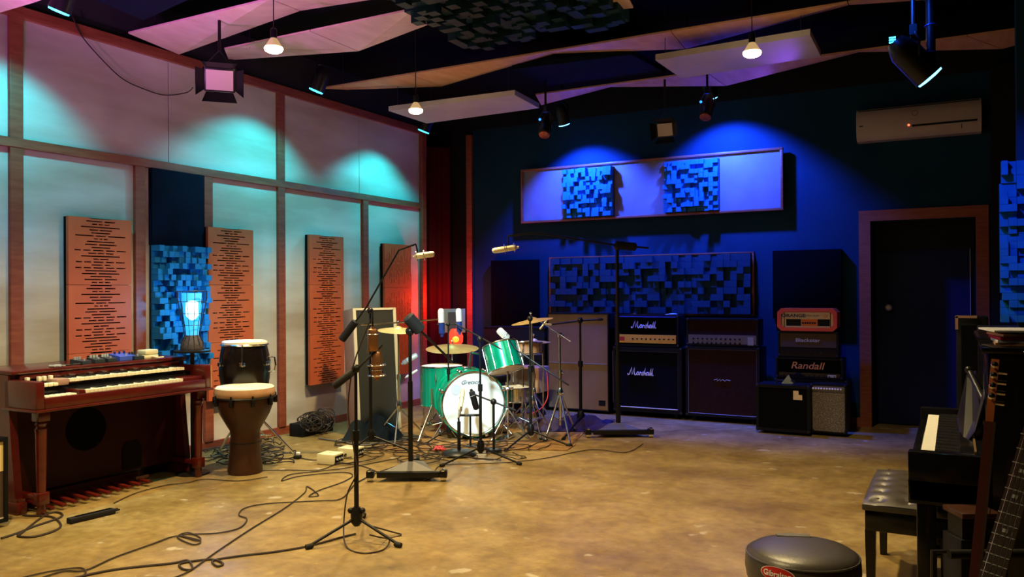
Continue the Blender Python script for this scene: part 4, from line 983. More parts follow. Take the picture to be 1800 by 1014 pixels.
def tripod(rt, base, hub, L, feet, r_, mt, mount='metal_black', hubr=.022):
    b = Vector((base[0], base[1], 0))
    for f in feet:
        f = Vector(f); e = MB().rod(b+Vector((0, 0, hub)), f, r_).build('leg', mt, rt, world=True)
        d = (f-b); d.z = 0; d.normalize()
        MB().rod(f-d*.03+Vector((0, 0, .003)), f+d*.012, r_*1.7).build('rubber_foot', 'rubber', e, world=True)
        if L: MB().rod(b+Vector((0, 0, L)), b.lerp(f, .5)+Vector((0, 0, hub*.5)), r_*.6).build('brace', mt, rt, world=True)
    MB().along(b+Vector((0, 0, hub-.05)), b+Vector((0, 0, 1)), [(hubr*.8, 0), (hubr*1.5, .02), (hubr*1.6, .07), (hubr, .11)], 14).build('hub', mount, rt, world=True)
def feet_at(base, ang, L): return [(base[0]+math.cos(a)*L, base[1]+math.sin(a)*L, .014) for a in ang]
def mic_stand(label, base, zt, feet, r_=.011, mt='metal_black', boom=None, weight=None, clutch=True, hub=.10, L=0, extra=None):
    rt = thing('microphone_stand', label, 'microphone stand', (base[0], base[1], 0)); b = Vector((base[0], base[1], 0))
    tripod(rt, base, hub, L, feet, r_*.75, mt, hubr=r_*1.9)
    MB().rod(b+Vector((0, 0, hub)), b+Vector((0, 0, hub+(zt-hub)*.55)), r_*1.25).build('lower_tube', mt, rt, world=True)
    MB().rod(b+Vector((0, 0, hub+(zt-hub)*.5)), b+Vector((0, 0, zt)), r_*.85).build('upper_tube', mt, rt, world=True)
    MB().rod(b+Vector((0, 0, hub+(zt-hub)*.55-.03)), b+Vector((0, 0, hub+(zt-hub)*.55+.03)), r_*1.9).build('height_clutch', mt, rt, world=True)
    if boom: boomarm(rt, boom, b+Vector((0, 0, zt)), r_*.65, mt, weight)
    return rt
def boomarm(rt, pts, piv, r_, mt, weight):
    MB().tube(pts, r_, 8).build('boom_arm', mt, rt, world=True)
    MB().ball(piv, r_*3.6, 12).build('boom_clutch', 'metal_black', rt, world=True)
    if weight:
        a = Vector(pts[0]); d = (Vector(pts[1])-a).normalized()
        MB().along(a+d*weight[0], a+d*9, [(weight[2]*.7, 0), (weight[2], .01), (weight[2], weight[1]-.01), (weight[2]*.7, weight[1])], 14).build('counterweight', 'rubber', rt, world=True)
def microphone(label, a, b, r_, body='gold', grille='gold', split=.55, shock=False, name='microphone'):
    a, b = Vector(a), Vector(b); L = (b-a).length; d = (b-a).normalized()    # a tail, b head
    rt = thing(name, label, 'microphone', a)
    MB().along(a, b, [(r_*.45, 0), (r_*.5, L*.08), (r_*.92, L*.12), (r_, L*.16), (r_, L*split)], 18).build('body', body, rt, world=True)
    MB().along(a, b, [(r_*1.02, L*split), (r_*1.04, L*(split+.02)), (r_*1.04, L*.88), (r_*.85, L*.96), (r_*.4, L)], 18).build('grille', grille, rt, world=True)
    MB().torus(a+d*L*split, d, r_*1.05, r_*.1, 20).build('ring', 'chrome', rt, world=True)
    if shock:
        m = a+d*L*.35
        for k_ in (-.18, .18): MB().torus(m+d*L*k_, d, r_*1.8, r_*.13, 22).build('shock_mount', 'chrome', rt, world=True)
        x, y, _ = frame(d)
        for s_ in (-1, 1): MB().rod(m-d*L*.2+x*s_*r_*1.8, m+d*L*.2+x*s_*r_*1.8, r_*.13).build('shock_mount', 'chrome', rt, world=True)
    return rt
F0 = lambda p, z=.014: gz(p[0], p[1], z)
# front stand
b = gz(627, 948); Db = (b-CO).dot(cF)
bz = gd(630, 648, Db).z
st = mic_stand('tall black microphone stand nearest the camera, tripod feet on open floor', b, bz, [F0((541, 961)), F0((702, 958)), F0((640, 905))], .0115,
    boom=[gd(586, 680, Db-.05), gd(630, 646, Db), gd(672, 606, Db+.05)], weight=(0, .14, .022), hub=.13)
microphone('upper of the two bronze vintage microphones on the front stand', gd(655, 622-48, Db+.02), gd(656, 618, Db+.02), .030, 'bronze', 'bronze', .3)
microphone('lower of the two bronze vintage microphones on the front stand', gd(663, 668, Db+.05), gd(661, 618, Db+.05), .029, 'bronze', 'bronze', .35, shock=True)
rt = st
MB().rod(gd(646, 620, Db), gd(654, 590, Db+.02), .005).rod(gd(668, 608, Db+.05), gd(672, 645, Db+.05), .005).build('stereo_bracket', 'bronze', rt, world=True)
MB().rod(gd(655, 576, Db+.02), gd(655, 548, Db+.02), .006, .003).build('cable_spigot', 'metal_black', rt, world=True)
for kx in (-.035, .035): MB().ball((b.x+cR.x*kx, b.y+cR.y*kx, .17), .018, 10).build('hub_knob', 'metal_black', st, world=True)
# lead drooping down the front stand
P_ = [gd(652, 560, Db), gd(622, 640, Db-.03), gd(612, 720, Db-.03), gd(622, 790, Db-.03), gd(627, 830, Db-.04), gz(610, 870, .25), gz(604, 930, .06), gz(610, 962, .006), gz(640, 972, .006), gz(675, 965, .006), gz(683, 945, .03), gz(650, 925, .08), gz(690, 935, .02), gz(705, 940, .008), gz(680, 946, .006), gz(650, 940, .1)]
tag(recentre(MB().tube(smooth_pts(P_), .0045, 6).build('microphone_lead', 'cable')), 'dark lead hanging beside the front stand and looping round its feet', 'cable')
# left overhead stand
b = gz(652, 792); Dl = (b-CO).dot(cF)
mic_stand('black microphone stand left of the drums, long boom reaching up to the right', b, gd(645, 546, Dl).z, [F0((598, 806)), F0((722, 792)), F0((668, 772))], .013,
    boom=[gd(600, 598, Dl), gd(644, 540, Dl), gd(701, 440, Dl-.1), gd(731, 429, Dl-.15)], weight=(.0, .22, .036), hub=.14)
microphone('champagne microphone at the end of the upper left boom', gd(726, 451, Dl-.16), gd(764, 446, Dl-.16), .026, 'gold', 'gold', .5, shock=True)
MB().rod(gd(731, 429, Dl-.15), gd(735, 447, Dl-.16), .007).build('mic_clip', 'metal_black', [o for o in COL.objects if o.name == 'microphone_stand.001'][0], world=True)
# dolly stands
def dolly_stand(label, px, ptop, pbase, pts, weight, frnt, hgt=.09, r_=.022, feet=None, D=None):
    b = gz(*pbase); D = (b-CO).dot(cF)
    rt = thing('microphone_stand', label, 'microphone stand', (b.x, b.y, 0))
    zt = gd(px, ptop, D).z
    MB().rod((0, 0, .1), (0, 0, .75), r_).build('lower_tube', 'metal_black', rt)
    MB().rod((0, 0, .7), (0, 0, zt), r_*.72).build('upper_tube', 'metal_black', rt)
    # triangular weighted base: front bar with two wheels, one at back
    w_ = frnt; pl = [(-w_, -.16), (w_, -.16), (w_*.75, -.02), (.09, .30), (-.09, .30), (-w_*.75, -.02)]
    Rz = Matrix.Rotation(TH, 4, 'Z')
    vs = [Rz@Vector((x, y, .045)) for x, y in pl]; tp = [Rz@Vector((x*.8, y*.8, .075)) for x, y in pl]; ap = [Rz@Vector((x*.12, y*.12, .125)) for x, y in pl]
    MB().rings([vs, tp, ap]).build('base_casting', 'cable_grey', rt, smooth=False)
    MB().box((-w_, -.175, .03), (w_, -.13, .075), ch=.006).build('front_bar', 'metal_black', rt, T=Rz)
    for x, y in ((-w_-.05, -.15), (w_+.03, -.15), (0, .34)):
        cst = MB().box((x-.03, y-.035, .03), (x+.03, y+.035, .085), ch=.008).build('caster_housing', 'metal_black', rt, T=Rz)
        MB().rod((x-.022, y, .032), (x+.022, y, .032), .032, n=18).build('wheel', 'chrome', cst, T=Rz)
        MB().box((x-.012, y-.06, .085), (x+.012, y, .10), ch=.003).build('brake_lever', 'chrome', cst, T=Rz)
    q = [gd(x, y, D+o) for x, y, o in pts]; boomarm(rt, q, Vector((b.x, b.y, zt)), .010, 'metal_black', weight)
    return rt, D
_, D3 = dolly_stand('heavy black microphone stand on a wheeled triangular base, in front of the bass drum', 737, 582, (722, 838), [(716, 556, -.05), (740, 582, 0), (795, 636, .6)], (0, .16, .05), .24, r_=.020)
_, D9 = dolly_stand('tall black microphone stand on a wheeled base, right of the drums, long level boom', 1080, 434, (1087, 764), [(1140, 436, .05), (1077, 430, 0), (960, 412, -.3), (932, 410, -.35), (893, 415, -.4)], (.13, .22, .042), .27, r_=.024)
microphone('champagne microphone hanging from the end of the long level boom at right', gd(912, 434, D9-.4), gd(865, 441, D9-.4), .027, 'gold', 'gold', .45, shock=True)
MB().rod(gd(893, 415, D9-.4), gd(893, 436, D9-.4), .007).build('mic_clip', 'metal_black', _, world=True)
# tripod stand with pole crossing the bass drum
b = gz(845, 806); D4 = (b-CO).dot(cF)
mic_stand('black microphone stand whose pole crosses the front of the bass drum', b, gd(850, 596, D4).z, [F0((776, 818)), F0((914, 815)), F0((862, 790))], .011,
    boom=[gd(882, 614, D4-.1), gd(850, 596, D4), gd(798, 568, D4+.3)], hub=.10)
microphone('white-topped microphone with blue body, right of the pair behind the kit', gd(808, 588, D4+.35), gd(806, 542, D4+.35), .026, 'blue_metal', 'white_mic', .5)
b = gz(789, 775); D5 = (b-CO).dot(cF)
mic_stand('thin chrome microphone stand behind the bass drum with a crossbar', b, gd(789, 570, D5).z, feet_at(b, (.4, 2.5, 4.4), .28), .009, 'metal_black', boom=[gd(806, 570, D5), gd(789, 570, D5), gd(768, 570, D5)], hub=.12)
microphone('white-topped microphone with blue body, left of the pair behind the kit', gd(777, 592, D5), gd(775, 542, D5), .030, 'blue_metal', 'white_mic', .5)
rt = MB().tube([gd(634, 571, 7.4), gd(700, 567, 7.55), gd(770, 561, 7.75)], .008).build('boom_arm_rod', 'chrome')
tag(recentre(rt), 'thin pale boom rod crossing level behind the two stands left of the drums', 'boom rod')
# right tripod stand
b = gz(933, 778); D6 = (b-CO).dot(cF)
mic_stand('black tripod microphone stand at the right side of the bass drum', b, gd(934, 560, D6).z, [F0((889, 791)), F0((1001, 783)), F0((945, 757))], .012,
    boom=[gd(1000, 677, D6-.1), gd(934, 633, D6), gd(905, 612, D6+.05), gd(895, 597, D6+.05)], hub=.12)
microphone('short fat white microphone aimed down at the green rack tom', gd(894, 596, D6+.1), gd(876, 579, D6+.05), .034, 'white_mic', 'white_mic', .4)
# tall straight stand with level boom before the tan cabinet
b = gz(1021, 752); D8 = (b-CO).dot(cF)
mic_stand('black microphone stand before the tan cabinet with a level boom', b, gd(1017, 563, D8).z, [F0((990, 772)), F0((1065, 756)), F0((1030, 738))], .014,
    boom=[gd(1060, 561, D8), gd(1017, 564, D8), gd(964, 571, D8)], weight=(0, .06, .014), hub=.12)
microphone('slim gold pencil microphone at the left end of the level boom', gd(962, 562, D8-.02), gd(949, 579, D8-.05), .012, 'gold', 'gold', .7)
microphone('short gold microphone beside the right crash cymbal', gd(970, 571, D8-.02), gd(958, 570, D8-.03), .014, 'gold', 'gold', .7)
# low kick stands
b = gz(807, 800); D10 = (b-CO).dot(cF)
rt = thing('microphone_stand', 'short stand on a heavy round base before the bass drum', 'microphone stand', (b.x, b.y, 0))
MB().lathe([(.15, 0), (.155, .02), (.14, .035), (.03, .05)], Matrix(), 32).build('round_base', 'metal_black', rt)
MB().rod((0, 0, .04), (0, 0, .30), .016).build('pole', 'metal_black', rt)
MB().tube([(b.x, b.y, .29), gd(806, 735, D10), gd(810, 715, D10+.1)], .009).build('boom_arm', 'metal_black', rt, world=True)
microphone('gold slim microphone pointing at the left half of the bass drum head', gd(808, 726, D10+.1), gd(814, 684, D10+.35), .022, 'gold', 'gold', .6)
b = gz(868, 795); D11 = (b-CO).dot(cF)
rt = thing('microphone_stand', 'low stand on a small flat base holding the black kick microphone', 'microphone stand', (b.x, b.y, 0))
MB().box((-.07, -.05, 0), (.07, .05, .03), Matrix.Rotation(TH, 3, 'Z'), ch=.004).build('flat_base', 'metal_black', rt)
zt = gd(867, 706, D11).z
MB().rod((0, 0, .03), (0, 0, zt), .012).build('pole', 'metal_black', rt)
boomarm(rt, [gd(907, 722, D11-.05), gd(867, 706, D11), gd(833, 693, D11+.1)], Vector((b.x, b.y, zt)), .008, 'metal_black', (0, .08, .012))
microphone('black cylindrical kick microphone in front of the bass drum head', gd(828, 684, D11+.1), gd(838, 720, D11+.12), .028, 'rubber', 'metal_black', .3)
b = gz(815, 790); 
rt = thing('microphone_stand', 'small T-topped black stand between the two low drum stands', 'microphone stand', (b.x, b.y+.12, 0))
MB().lathe([(.06, 0), (.06, .012), (.02, .02)], Matrix(), 20).build('round_base', 'metal_black', rt)
MB().rod((0, 0, .01), (0, 0, .30), .010).build('pole', 'metal_black', rt)
MB().rod((-.09, -.05, .30), (.09, .05, .30), .012).build('cross_bar', 'metal_black', rt)
# snare / floor-tom mics
microphone('silver microphone aimed down at the green floor tom from the left', gd(706, 640, 8.0), gd(734, 623, 8.0), .026, 'silver', 'white_mic', .35)
microphone('small white microphone leaning over the floor tom rim', gd(712, 664, 7.9), gd(734, 650, 7.9), .012, 'white_mic', 'white_mic', .6)

# cymbals
def cymbal_stand(label, px, pyc, D, rad, nrm, pfoot=None, tilt=0, boom=None, hats=False, L=.3, name='cymbal_stand', r_=.010):
    c = gd(px, pyc, D); b = Vector((c.x, c.y, 0)) if boom is None else Vector((boom[0], boom[1], 0))
    rt = thing(name, label, 'cymbal', (b.x, b.y, 0))
    tripod(rt, b, .34, .12, feet_at(b, (.3+px*.01, 2.4+px*.01, 4.5+px*.01), L), r_*.8, 'chrome', 'chrome', r_*1.6)
    if boom is None:
        MB().rod(b+Vector((0, 0, .3)), b+Vector((0, 0, c.z*.6)), r_*1.3).rod(b+Vector((0, 0, c.z*.6)), b+Vector((0, 0, c.z+.05)), r_*.8).build('post', 'chrome', rt, world=True)
    else:
        top = b+Vector((0, 0, boom[2])); MB().rod(b+Vector((0, 0, .3)), top, r_*1.1).build('post', 'chrome', rt, world=True)
        MB().rod(top-(c-top)*.5, c, r_*.7).ball(top, .025).build('boom_arm', 'chrome', rt, world=True)
    MB().rod(b+Vector((0, 0, c.z*.55 if boom is None else boom[2]*.7)), b+Vector((0, 0, (c.z*.55 if boom is None else boom[2]*.7)+.05)), r_*2).build('height_clutch', 'chrome', rt, world=True)
    n = Vector(nrm).normalized()
    for k_ in range(2 if hats else 1):
        cc = c-n*(.035*k_); s_ = -1 if k_ else 1
        pr_ = [(rad, -.018), (rad*.7, -.006), (rad*.26, .004), (rad*.2, .016), (rad*.09, .026), (.006, .028)]
        pr2 = [(.006, .025), (rad*.09, .023), (rad*.2, .013), (rad*.26, .001), (rad*.7, -.009), (rad, -.0195)]
        MB().along(cc, cc+n, [(a, z*s_) for a, z in pr_+pr2], 48).build('cymbal', 'brass', rt, world=True)
    MB().rod(c+n*.02, c+n*.07, .008).ball(c+n*.07, .014, 8).build('wing_nut', 'chrome', rt, world=True)
up = Vector((0, 0, 1))
cymbal_stand('crash cymbal on a chrome stand before the leaning grey cabinet', 700, 578, 7.9, .20, up+cR*.05-cF*.10)
cymbal_stand('large ride cymbal level behind the bass drum, below the white-topped pair', 795, 610, 8.9, .29, up-cF*.12)
cymbal_stand('tilted crash cymbal at the right, highest cymbal of the kit', 935, 562, 8.2, .215, up-cR*.17-cF*.04)
cymbal_stand('hi-hat pair behind the tilted crash cymbal', 938, 599, 8.9, .19, up, hats=True)
# chrome boom stand at right
b = gz(985, 765); D7 = (b-CO).dot(cF)
rt = thing('boom_stand', 'chrome boom stand without cymbal beside the tan cabinet', 'stand', (b.x, b.y, 0))
tripod(rt, b, .42, .14, [F0((958, 775)), F0((1003, 783)), F0((1012, 757))], .011, 'chrome', 'chrome', .02)
zt = gd(983, 588, D7).z
MB().rod((0, 0, .1), (0, 0, zt*.62), .016).build('lower_tube', 'chrome', rt); MB().rod((0, 0, zt*.6), (0, 0, zt), .010).build('upper_tube', 'chrome', rt)
for z in (.42, zt*.62, zt*.99): MB().rod((0, 0, z-.02), (0, 0, z+.03), .024).ball((.035, 0, z), .014).build('height_clutch', 'chrome', rt)
MB().rod(gd(950, 565, D7+.1), gd(1003, 600, D7-.1), .006).build('boom_arm', 'chrome', rt, world=True)
# hardware beside the bass drum
p = gz(893, 772); rt = thing('drum_hardware', 'chrome hi-hat pedal stand just right of the bass drum', 'stand', (p.x, p.y, 0))
MB().rod((0, 0, .02), (0, 0, .72), .010).build('post', 'chrome', rt)
for t in (.2, 2.4, 4.4): MB().rod((0, 0, .30), (math.cos(t)*.22, math.sin(t)*.22, .012), .008).build('leg', 'chrome', rt)
MB().box((-.05, -.24, .012), (.05, .04, .03), Matrix.Rotation(R_(8), 3, 'X')).build('foot_plate', 'chrome', rt)
for z in (.3, .5, .7): MB().ball((0, 0, z), .022, 8).rod((0, 0, z), (.06, .0, z+.01), .008).build('clamp', 'chrome', rt)
p = gz(760, 772); rt = thing('drum_hardware', 'chrome folding stand legs just left of the bass drum', 'stand', (p.x, p.y, 0))
MB().rod((0, 0, .2), (0, 0, .5), .011).build('post', 'chrome', rt)
for t in (.6, 2.6, 4.7): MB().rod((0, 0, .34), (math.cos(t)*.24, math.sin(t)*.24, .012), .009).rod((0, 0, .14), (math.cos(t)*.12, math.sin(t)*.12, .17), .006).build('leg', 'chrome', rt)

# red lamp and pale board behind the kit
p = Vector((-5.02, 8.42, 0)); q = gd(801, 594, 9.7)
rt = thing('red_lamp', 'small glowing red and amber lamp behind the ride cymbal', 'lamp', (q.x, q.y, 0))
MB().rod((0, 0, .02), (0, 0, q.z-.09), .012).build('pole', 'metal_black', rt); MB().lathe([(.12, 0), (.12, .015), (.02, .03)], Matrix(), 20).build('base', 'metal_black', rt)
MB().lathe([(.05, q.z-.09), (.085, q.z-.05), (.09, q.z+.02), (.06, q.z+.10), (.04, q.z+.11)], Matrix(), 20).build('red_shade', 'red_glass', rt)
dv = -ray(801, 590).normalized()
MB().ball((dv.x*.062, dv.y*.062, q.z-.01), .045, 12).build('amber_core', 'amber_core', rt)
qb = gd(796, 560, 9.9)
rt = thing('notice_board', 'pale grey board standing before the dark curtain behind the pair of microphones', 'board', (qb.x, qb.y, 0), TH)
hz_ = qb.z
MB().box((-.15, 0, hz_-.17), (.15, .02, hz_+.12), ch=.003).build('board_face', 'board', rt)
MB().box((-.06, -.004, hz_-.15), (.04, 0, hz_+.08)).build('dark_inset', 'board_dk', rt, smooth=False)
MB().rod((0, .03, 0), (0, .03, hz_-.1), .012).rod((-.12, .03, .012), (.12, .03, .012), .012).build('support_post', 'metal_black', rt)

# ------------------------------------------------------------------ FLOOR BOXES, STRIP, HEAP
def di(px, py, w, d, h, rz, label):
    p = gz(px, py); rt = thing('splitter_box', label, 'box', (p.x, p.y, 0), rz)
    MB().box((-w/2, -d/2, .004), (w/2, d/2, h), ch=.003).build('metal_case', 'cream', rt)
    MB().box((w/2-.001, -d/2+.012, .018), (w/2+.003, d/2-.012, h-.014)).build('socket_plate', 'black', rt, smooth=False)
    for i in range(3): MB().rod((w/2, -d*.25+i*d*.25, h*.5), (w/2+.012, -d*.25+i*d*.25, h*.5), .010).build('socket', 'silver', rt)
    MB().lathe([(.012, h-.001), (.01, h+.004)], Matrix.Translation((0, 0, 0)), 12).build('button', 'cream_panel', rt)
    for x in (-w*.4, w*.4): MB().box((x-.01, -d*.4, 0), (x+.01, d*.4, .005)).build('rubber_strip', 'rubber', rt, smooth=False)
di(581, 814, .17, .15, .088, R_(8), 'cream metal splitter box on the floor, nearer of the two')
di(617, 803, .18, .15, .088, R_(8), 'cream metal splitter box on the floor, farther of the two, behind the front stand')
a, b2 = gz(120, 921), gz(200, 902); c = (a+b2)/2; L_ = (b2-a).length; an = math.atan2(b2.y-a.y, b2.x-a.x)
rt = thing('power_strip', 'long black power strip lying on the floor before the organ', 'power strip', (c.x, c.y, 0), an)
MB().box((-L_/2, -.028, 0), (L_/2, .028, .036), ch=.007).build('strip_body', 'rubber', rt)
for i in range(6): MB().box((-L_/2+.05+i*L_*.13, -.016, .036), (-L_/2+.085+i*L_*.13, .016, .0385)).build('outlet', 'black_gloss', rt, smooth=False)
MB().tube([(L_/2-.01, -.02, .02), (L_/2+.03, -.015, .02), (L_/2+.035, .015, .02), (L_/2-.01, .02, .02)], .006).build('hanging_loop', 'metal_black', rt)
# cable heap
p = gz(548, 762); rt = thing('junction_box', 'black stage box half buried under a heap of cable beside the baseboard', 'box', (p.x, p.y, 0), PI/2)
MB().box((-.22, -.08, .0), (.24, .10, .13), ch=.008).build('metal_case', 'black', rt)
for i in range(5): MB().rod((-.16+i*.08, -.08, .07), (-.16+i*.08, -.10, .07), .014).build('socket', 'silver', rt)
hp = MB()
for k_ in range(26):
    cx, cy, cz_ = p.x+random.uniform(-.02, .12), p.y+random.uniform(-.12, .14), .10+random.uniform(0, .08); R1, R2 = random.uniform(.09, .15), random.uniform(.07, .14); ph = random.uniform(0, PI); tl = random.uniform(.3, .9)
    hp.tube([Vector((cx+R1*math.cos(t)*math.cos(ph)-R2*math.sin(t)*math.sin(ph)*.4, cy+R1*math.cos(t)*math.sin(ph)+R2*math.sin(t)*math.cos(ph)*.6, max(.012, cz_+R2*math.sin(t)*tl))) for t in [2*PI*i/18 for i in range(18)]], .005, 5, close=True)
o = hp.build('cable_heap', 'cable', kind='stuff'); tag(recentre(o), 'heap of coiled black cable on the stage box beside the baseboard', 'cable')
hp = MB()
for k_ in range(30):
    cx, cy = gz(random.uniform(365, 500), random.uniform(772, 815)).xy; R1, R2 = random.uniform(.06, .22), random.uniform(.04, .12); ph = random.uniform(0, PI)
    hp.tube([Vector((max(cx+R1*math.cos(t)*math.cos(ph)-R2*math.sin(t)*math.sin(ph), LX+.06), cy+R1*math.cos(t)*math.sin(ph)+R2*math.sin(t)*math.cos(ph), .008+.02*abs(math.sin(t*2+k_)))) for t in [2*PI*i/22 for i in range(22)]], .0055, 5, close=True)
o = hp.build('cable_tangle', 'cable', kind='stuff'); tag(recentre(o), 'tangle of black leads on the floor between organ and conga', 'cable')
hp = MB()
for k_ in range(34):
    cx, cy = gz(random.uniform(600, 960), random.uniform(775, 812)).xy; R1, R2 = random.uniform(.1, .35), random.uniform(.06, .2); ph = random.uniform(0, PI); w1 = random.uniform(1, 3)
    hp.tube([Vector((cx+R1*math.cos(t)*math.cos(ph)-R2*math.sin(t)*math.sin(ph), cy+R1*math.cos(t)*math.sin(ph)+R2*math.sin(t+.4*math.sin(w1*t))*math.cos(ph), .014+.006*math.sin(t*3+k_)**2)) for t in [5.2*i/26 for i in range(27)]], .0045, 5)
o = hp.build('cable_tangle', 'cable', kind='stuff'); tag(recentre(o), 'tangle of thin leads spread on the floor in front of the drum kit', 'cable')
# long floor cables
def cable(pix, label, r_=.0042, mt='cable', z=.007, name='floor_cable'):
    P = smooth_pts([gz(x, y, z) for x, y in pix]); o = MB().tube(P, r_, 6).build(name, mt); tag(recentre(o), label, 'cable')
cable([(60, 1020), (110, 1004), (150, 1002), (200, 980), (262, 958), (310, 942), (345, 950), (352, 945), (330, 936), (312, 944), (340, 957), (352, 950), (320, 940), (380, 937), (420, 928), (434, 912), (420, 905), (430, 893), (470, 885), (560, 880), (600, 876), (625, 850), (660, 832), (700, 818)], 'dark cable wandering from the lower left corner past one loop to the front stand')
cable([(290, 1020), (330, 1005), (380, 970), (440, 930), (500, 893), (535, 866), (540, 855), (560, 870), (543, 872), (560, 862), (600, 848), (620, 836), (606, 830), (560, 833), (520, 838), (495, 845), (510, 834), (560, 828), (610, 822), (700, 805)], 'dark cable climbing straight from the bottom edge to the splitter boxes')
cable([(120, 1018), (200, 1001), (300, 990), (330, 985), (338, 1000), (322, 1000), (318, 990), (370, 983), (392, 990), (382, 995), (375, 985), (420, 977), (480, 970), (530, 962), (560, 955), (600, 944), (625, 938)], 'twisted dark cable with two small loops running to the foot of the front stand', .0058)
cable([(20, 1020), (60, 1010), (100, 1002), (142, 998), (150, 1008), (130, 1018)], 'dark cable loop cut by the bottom left edge')
cable([(2, 946), (30, 937), (60, 925), (108, 908), (100, 900), (78, 906), (40, 935), (32, 942), (60, 943), (95, 933), (107, 922), (90, 908), (48, 906), (40, 904)], 'thick dark lead looping between left amplifier and power strip', .0065)
cable([(200, 884), (240, 866), (290, 853), (330, 848), (360, 842), (420, 845), (470, 838)], 'thin dark lead running along the floor in front of the organ legs', .0035)
cable([(395, 812), (450, 800), (500, 806), (520, 803), (545, 808), (573, 808)], 'dark lead from the conga stand to the nearer splitter box')
cable([(430, 828), (500, 826), (560, 826), (590, 816), (610, 815), (640, 820), (665, 830)], 'thin dark lead passing behind the djembe foot toward the wheeled stand', .004)
cable([(745, 845), (760, 838), (775, 818), (840, 815), (900, 812), (960, 805), (1040, 790), (1100, 795), (1130, 780)], 'thin dark lead running from the wheeled stand right across the floor', .0038)
cable([(560, 770), (600, 776), (640, 782), (700, 775), (740, 768)], 'bundle lead running from the cable heap toward the drums', .008, 'cable_grey', .011)
cable([(958, 655), (962, 680), (960, 700), (950, 720), (935, 726)], 'red lead hanging at the left edge of the tan cabinet', .006, 'cable_red', .05) if False else None
P_ = [gd(961, 650, 8.7), gd(963, 680, 8.7), gd(962, 700, 8.7), gd(952, 717, 8.6), gd(935, 727, 8.5)]
tag(recentre(MB().tube(smooth_pts(P_), .006).build('red_lead', 'cable_red')), 'red lead hanging at the left edge of the tan cabinet', 'cable')
rd = MB(); 
for k_ in range(6): rd.tube(smooth_pts([gz(random.uniform(762, 788), random.uniform(783, 792), .016+random.uniform(0, .02)) for _ in range(5)]), .005, 5)
tag(recentre(rd.build('red_lead', 'cable_red')), 'small knot of red lead on the rug left of the round stand base', 'cable')
rt = thing('plug', 'black mains plug with white face lying on the floor left of the splitter boxes', 'plug', gz(523, 806), .4)
MB().box((-.03, -.03, 0), (.03, .03, .03), ch=.006).build('plug_body', 'rubber', rt); MB().box((-.012, -.01, .03), (.02, .02, .055), ch=.004).build('plug_face', 'logo_white', rt)

# ------------------------------------------------------------------ PIANO, BENCH, THINGS AT RIGHT
PX = -.17
rt = thing('piano', 'black upright piano at the right edge with white keys showing', 'piano', (PX, 4.35, 0), -PI/2)
# local x -> -Y world ; local -y -> -X world (front).  half length .72
hl = .72
MB().box((-hl, .28, .06), (hl, .62, 1.20), ch=.006).build('case', 'black_gloss', rt)
MB().box((-hl-.01, .26, 1.20), (hl+.01, .64, 1.225), ch=.006).build('top_lid', 'black_gloss', rt)
MB().box((-hl, .0, .60), (hl, .30, .69), ch=.006).build('key_bed', 'black_gloss', rt)
for x in (-hl, hl-.06): MB().box((x, .0, .59), (x+.06, .30, .80), ch=.008).build('cheek_block', 'black_gloss', rt)
MB().box((-hl+.06, .0, .69), (hl-.06, .035, .735), ch=.004).build('key_slip', 'black_gloss', rt)
keys(rt, -hl+.08, hl-.08, .04, .185, .765, 52, 'white_key')
MB().box((-hl+.06, .185, .69), (hl-.06, .28, .80), ch=.004).build('fall_board', 'black_gloss', rt)
MB().box((-hl+.07, .235, .800), (hl-.07, .243, .806)).build('hinge', 'hinge', rt, smooth=False)
for x in (-hl+.04, hl-.04): MB().box((x-.035, .03, .0), (x+.035, .10, .60), ch=.006).build('leg', 'black_gloss', rt); MB().box((x-.035, .03, 0), (x+.035, .5, .06), ch=.005).build('toe_block', 'black_gloss', rt)
MB().box((-hl+.08, .28, .08), (hl-.08, .285, .58)).build('lower_panel', 'black_gloss', rt, smooth=False)
MB().box((-.35, .275, .84), (.35, .283, 1.10), Matrix.Rotation(R_(-14), 3, 'X')).build('music_desk', 'glass_desk', rt, smooth=False)
MB().box((.36, .0, .70), (.40, .02, .735)).build('lock_plate', 'hinge', rt, smooth=False)
for x in (-.12, 0, .12): MB().box((x-.02, .17, .03), (x+.02, .30, .045), ch=.004).build('pedal', 'hinge', rt)
# smoked stand/sheet leaning on piano
A1 = [gd(1683, 736, 3.9), gd(1692, 790, 3.5), gd(1726, 745, 3.5), gd(1741, 705, 3.7), gd(1716, 652, 3.9), gd(1700, 660, 3.95)]
c = sum(A1, Vector())/6; nn = (A1[1]-A1[0]).cross(A1[3]-A1[0]).normalized()*.004
o = MB().add(A1+[p+nn for p in A1], [(0,1,2,3,4,5), (11,10,9,8,7,6)]+[(i, (i+1) % 6, 6+(i+1) % 6, 6+i) for i in range(6)]).build('sheet_music', 'glass_desk', smooth=False)
tag(recentre(o), 'curled smoked-grey music sheet standing on the piano key cover', 'sheet')
o = MB().rod(gd(1704, 652, 3.9), gd(1733, 712, 3.6), .014).ball(gd(1703, 650, 3.9), .018).build('desk_arm', 'metal_black'); tag(recentre(o), 'short dark clip arm over the sheet music on the piano', 'arm')
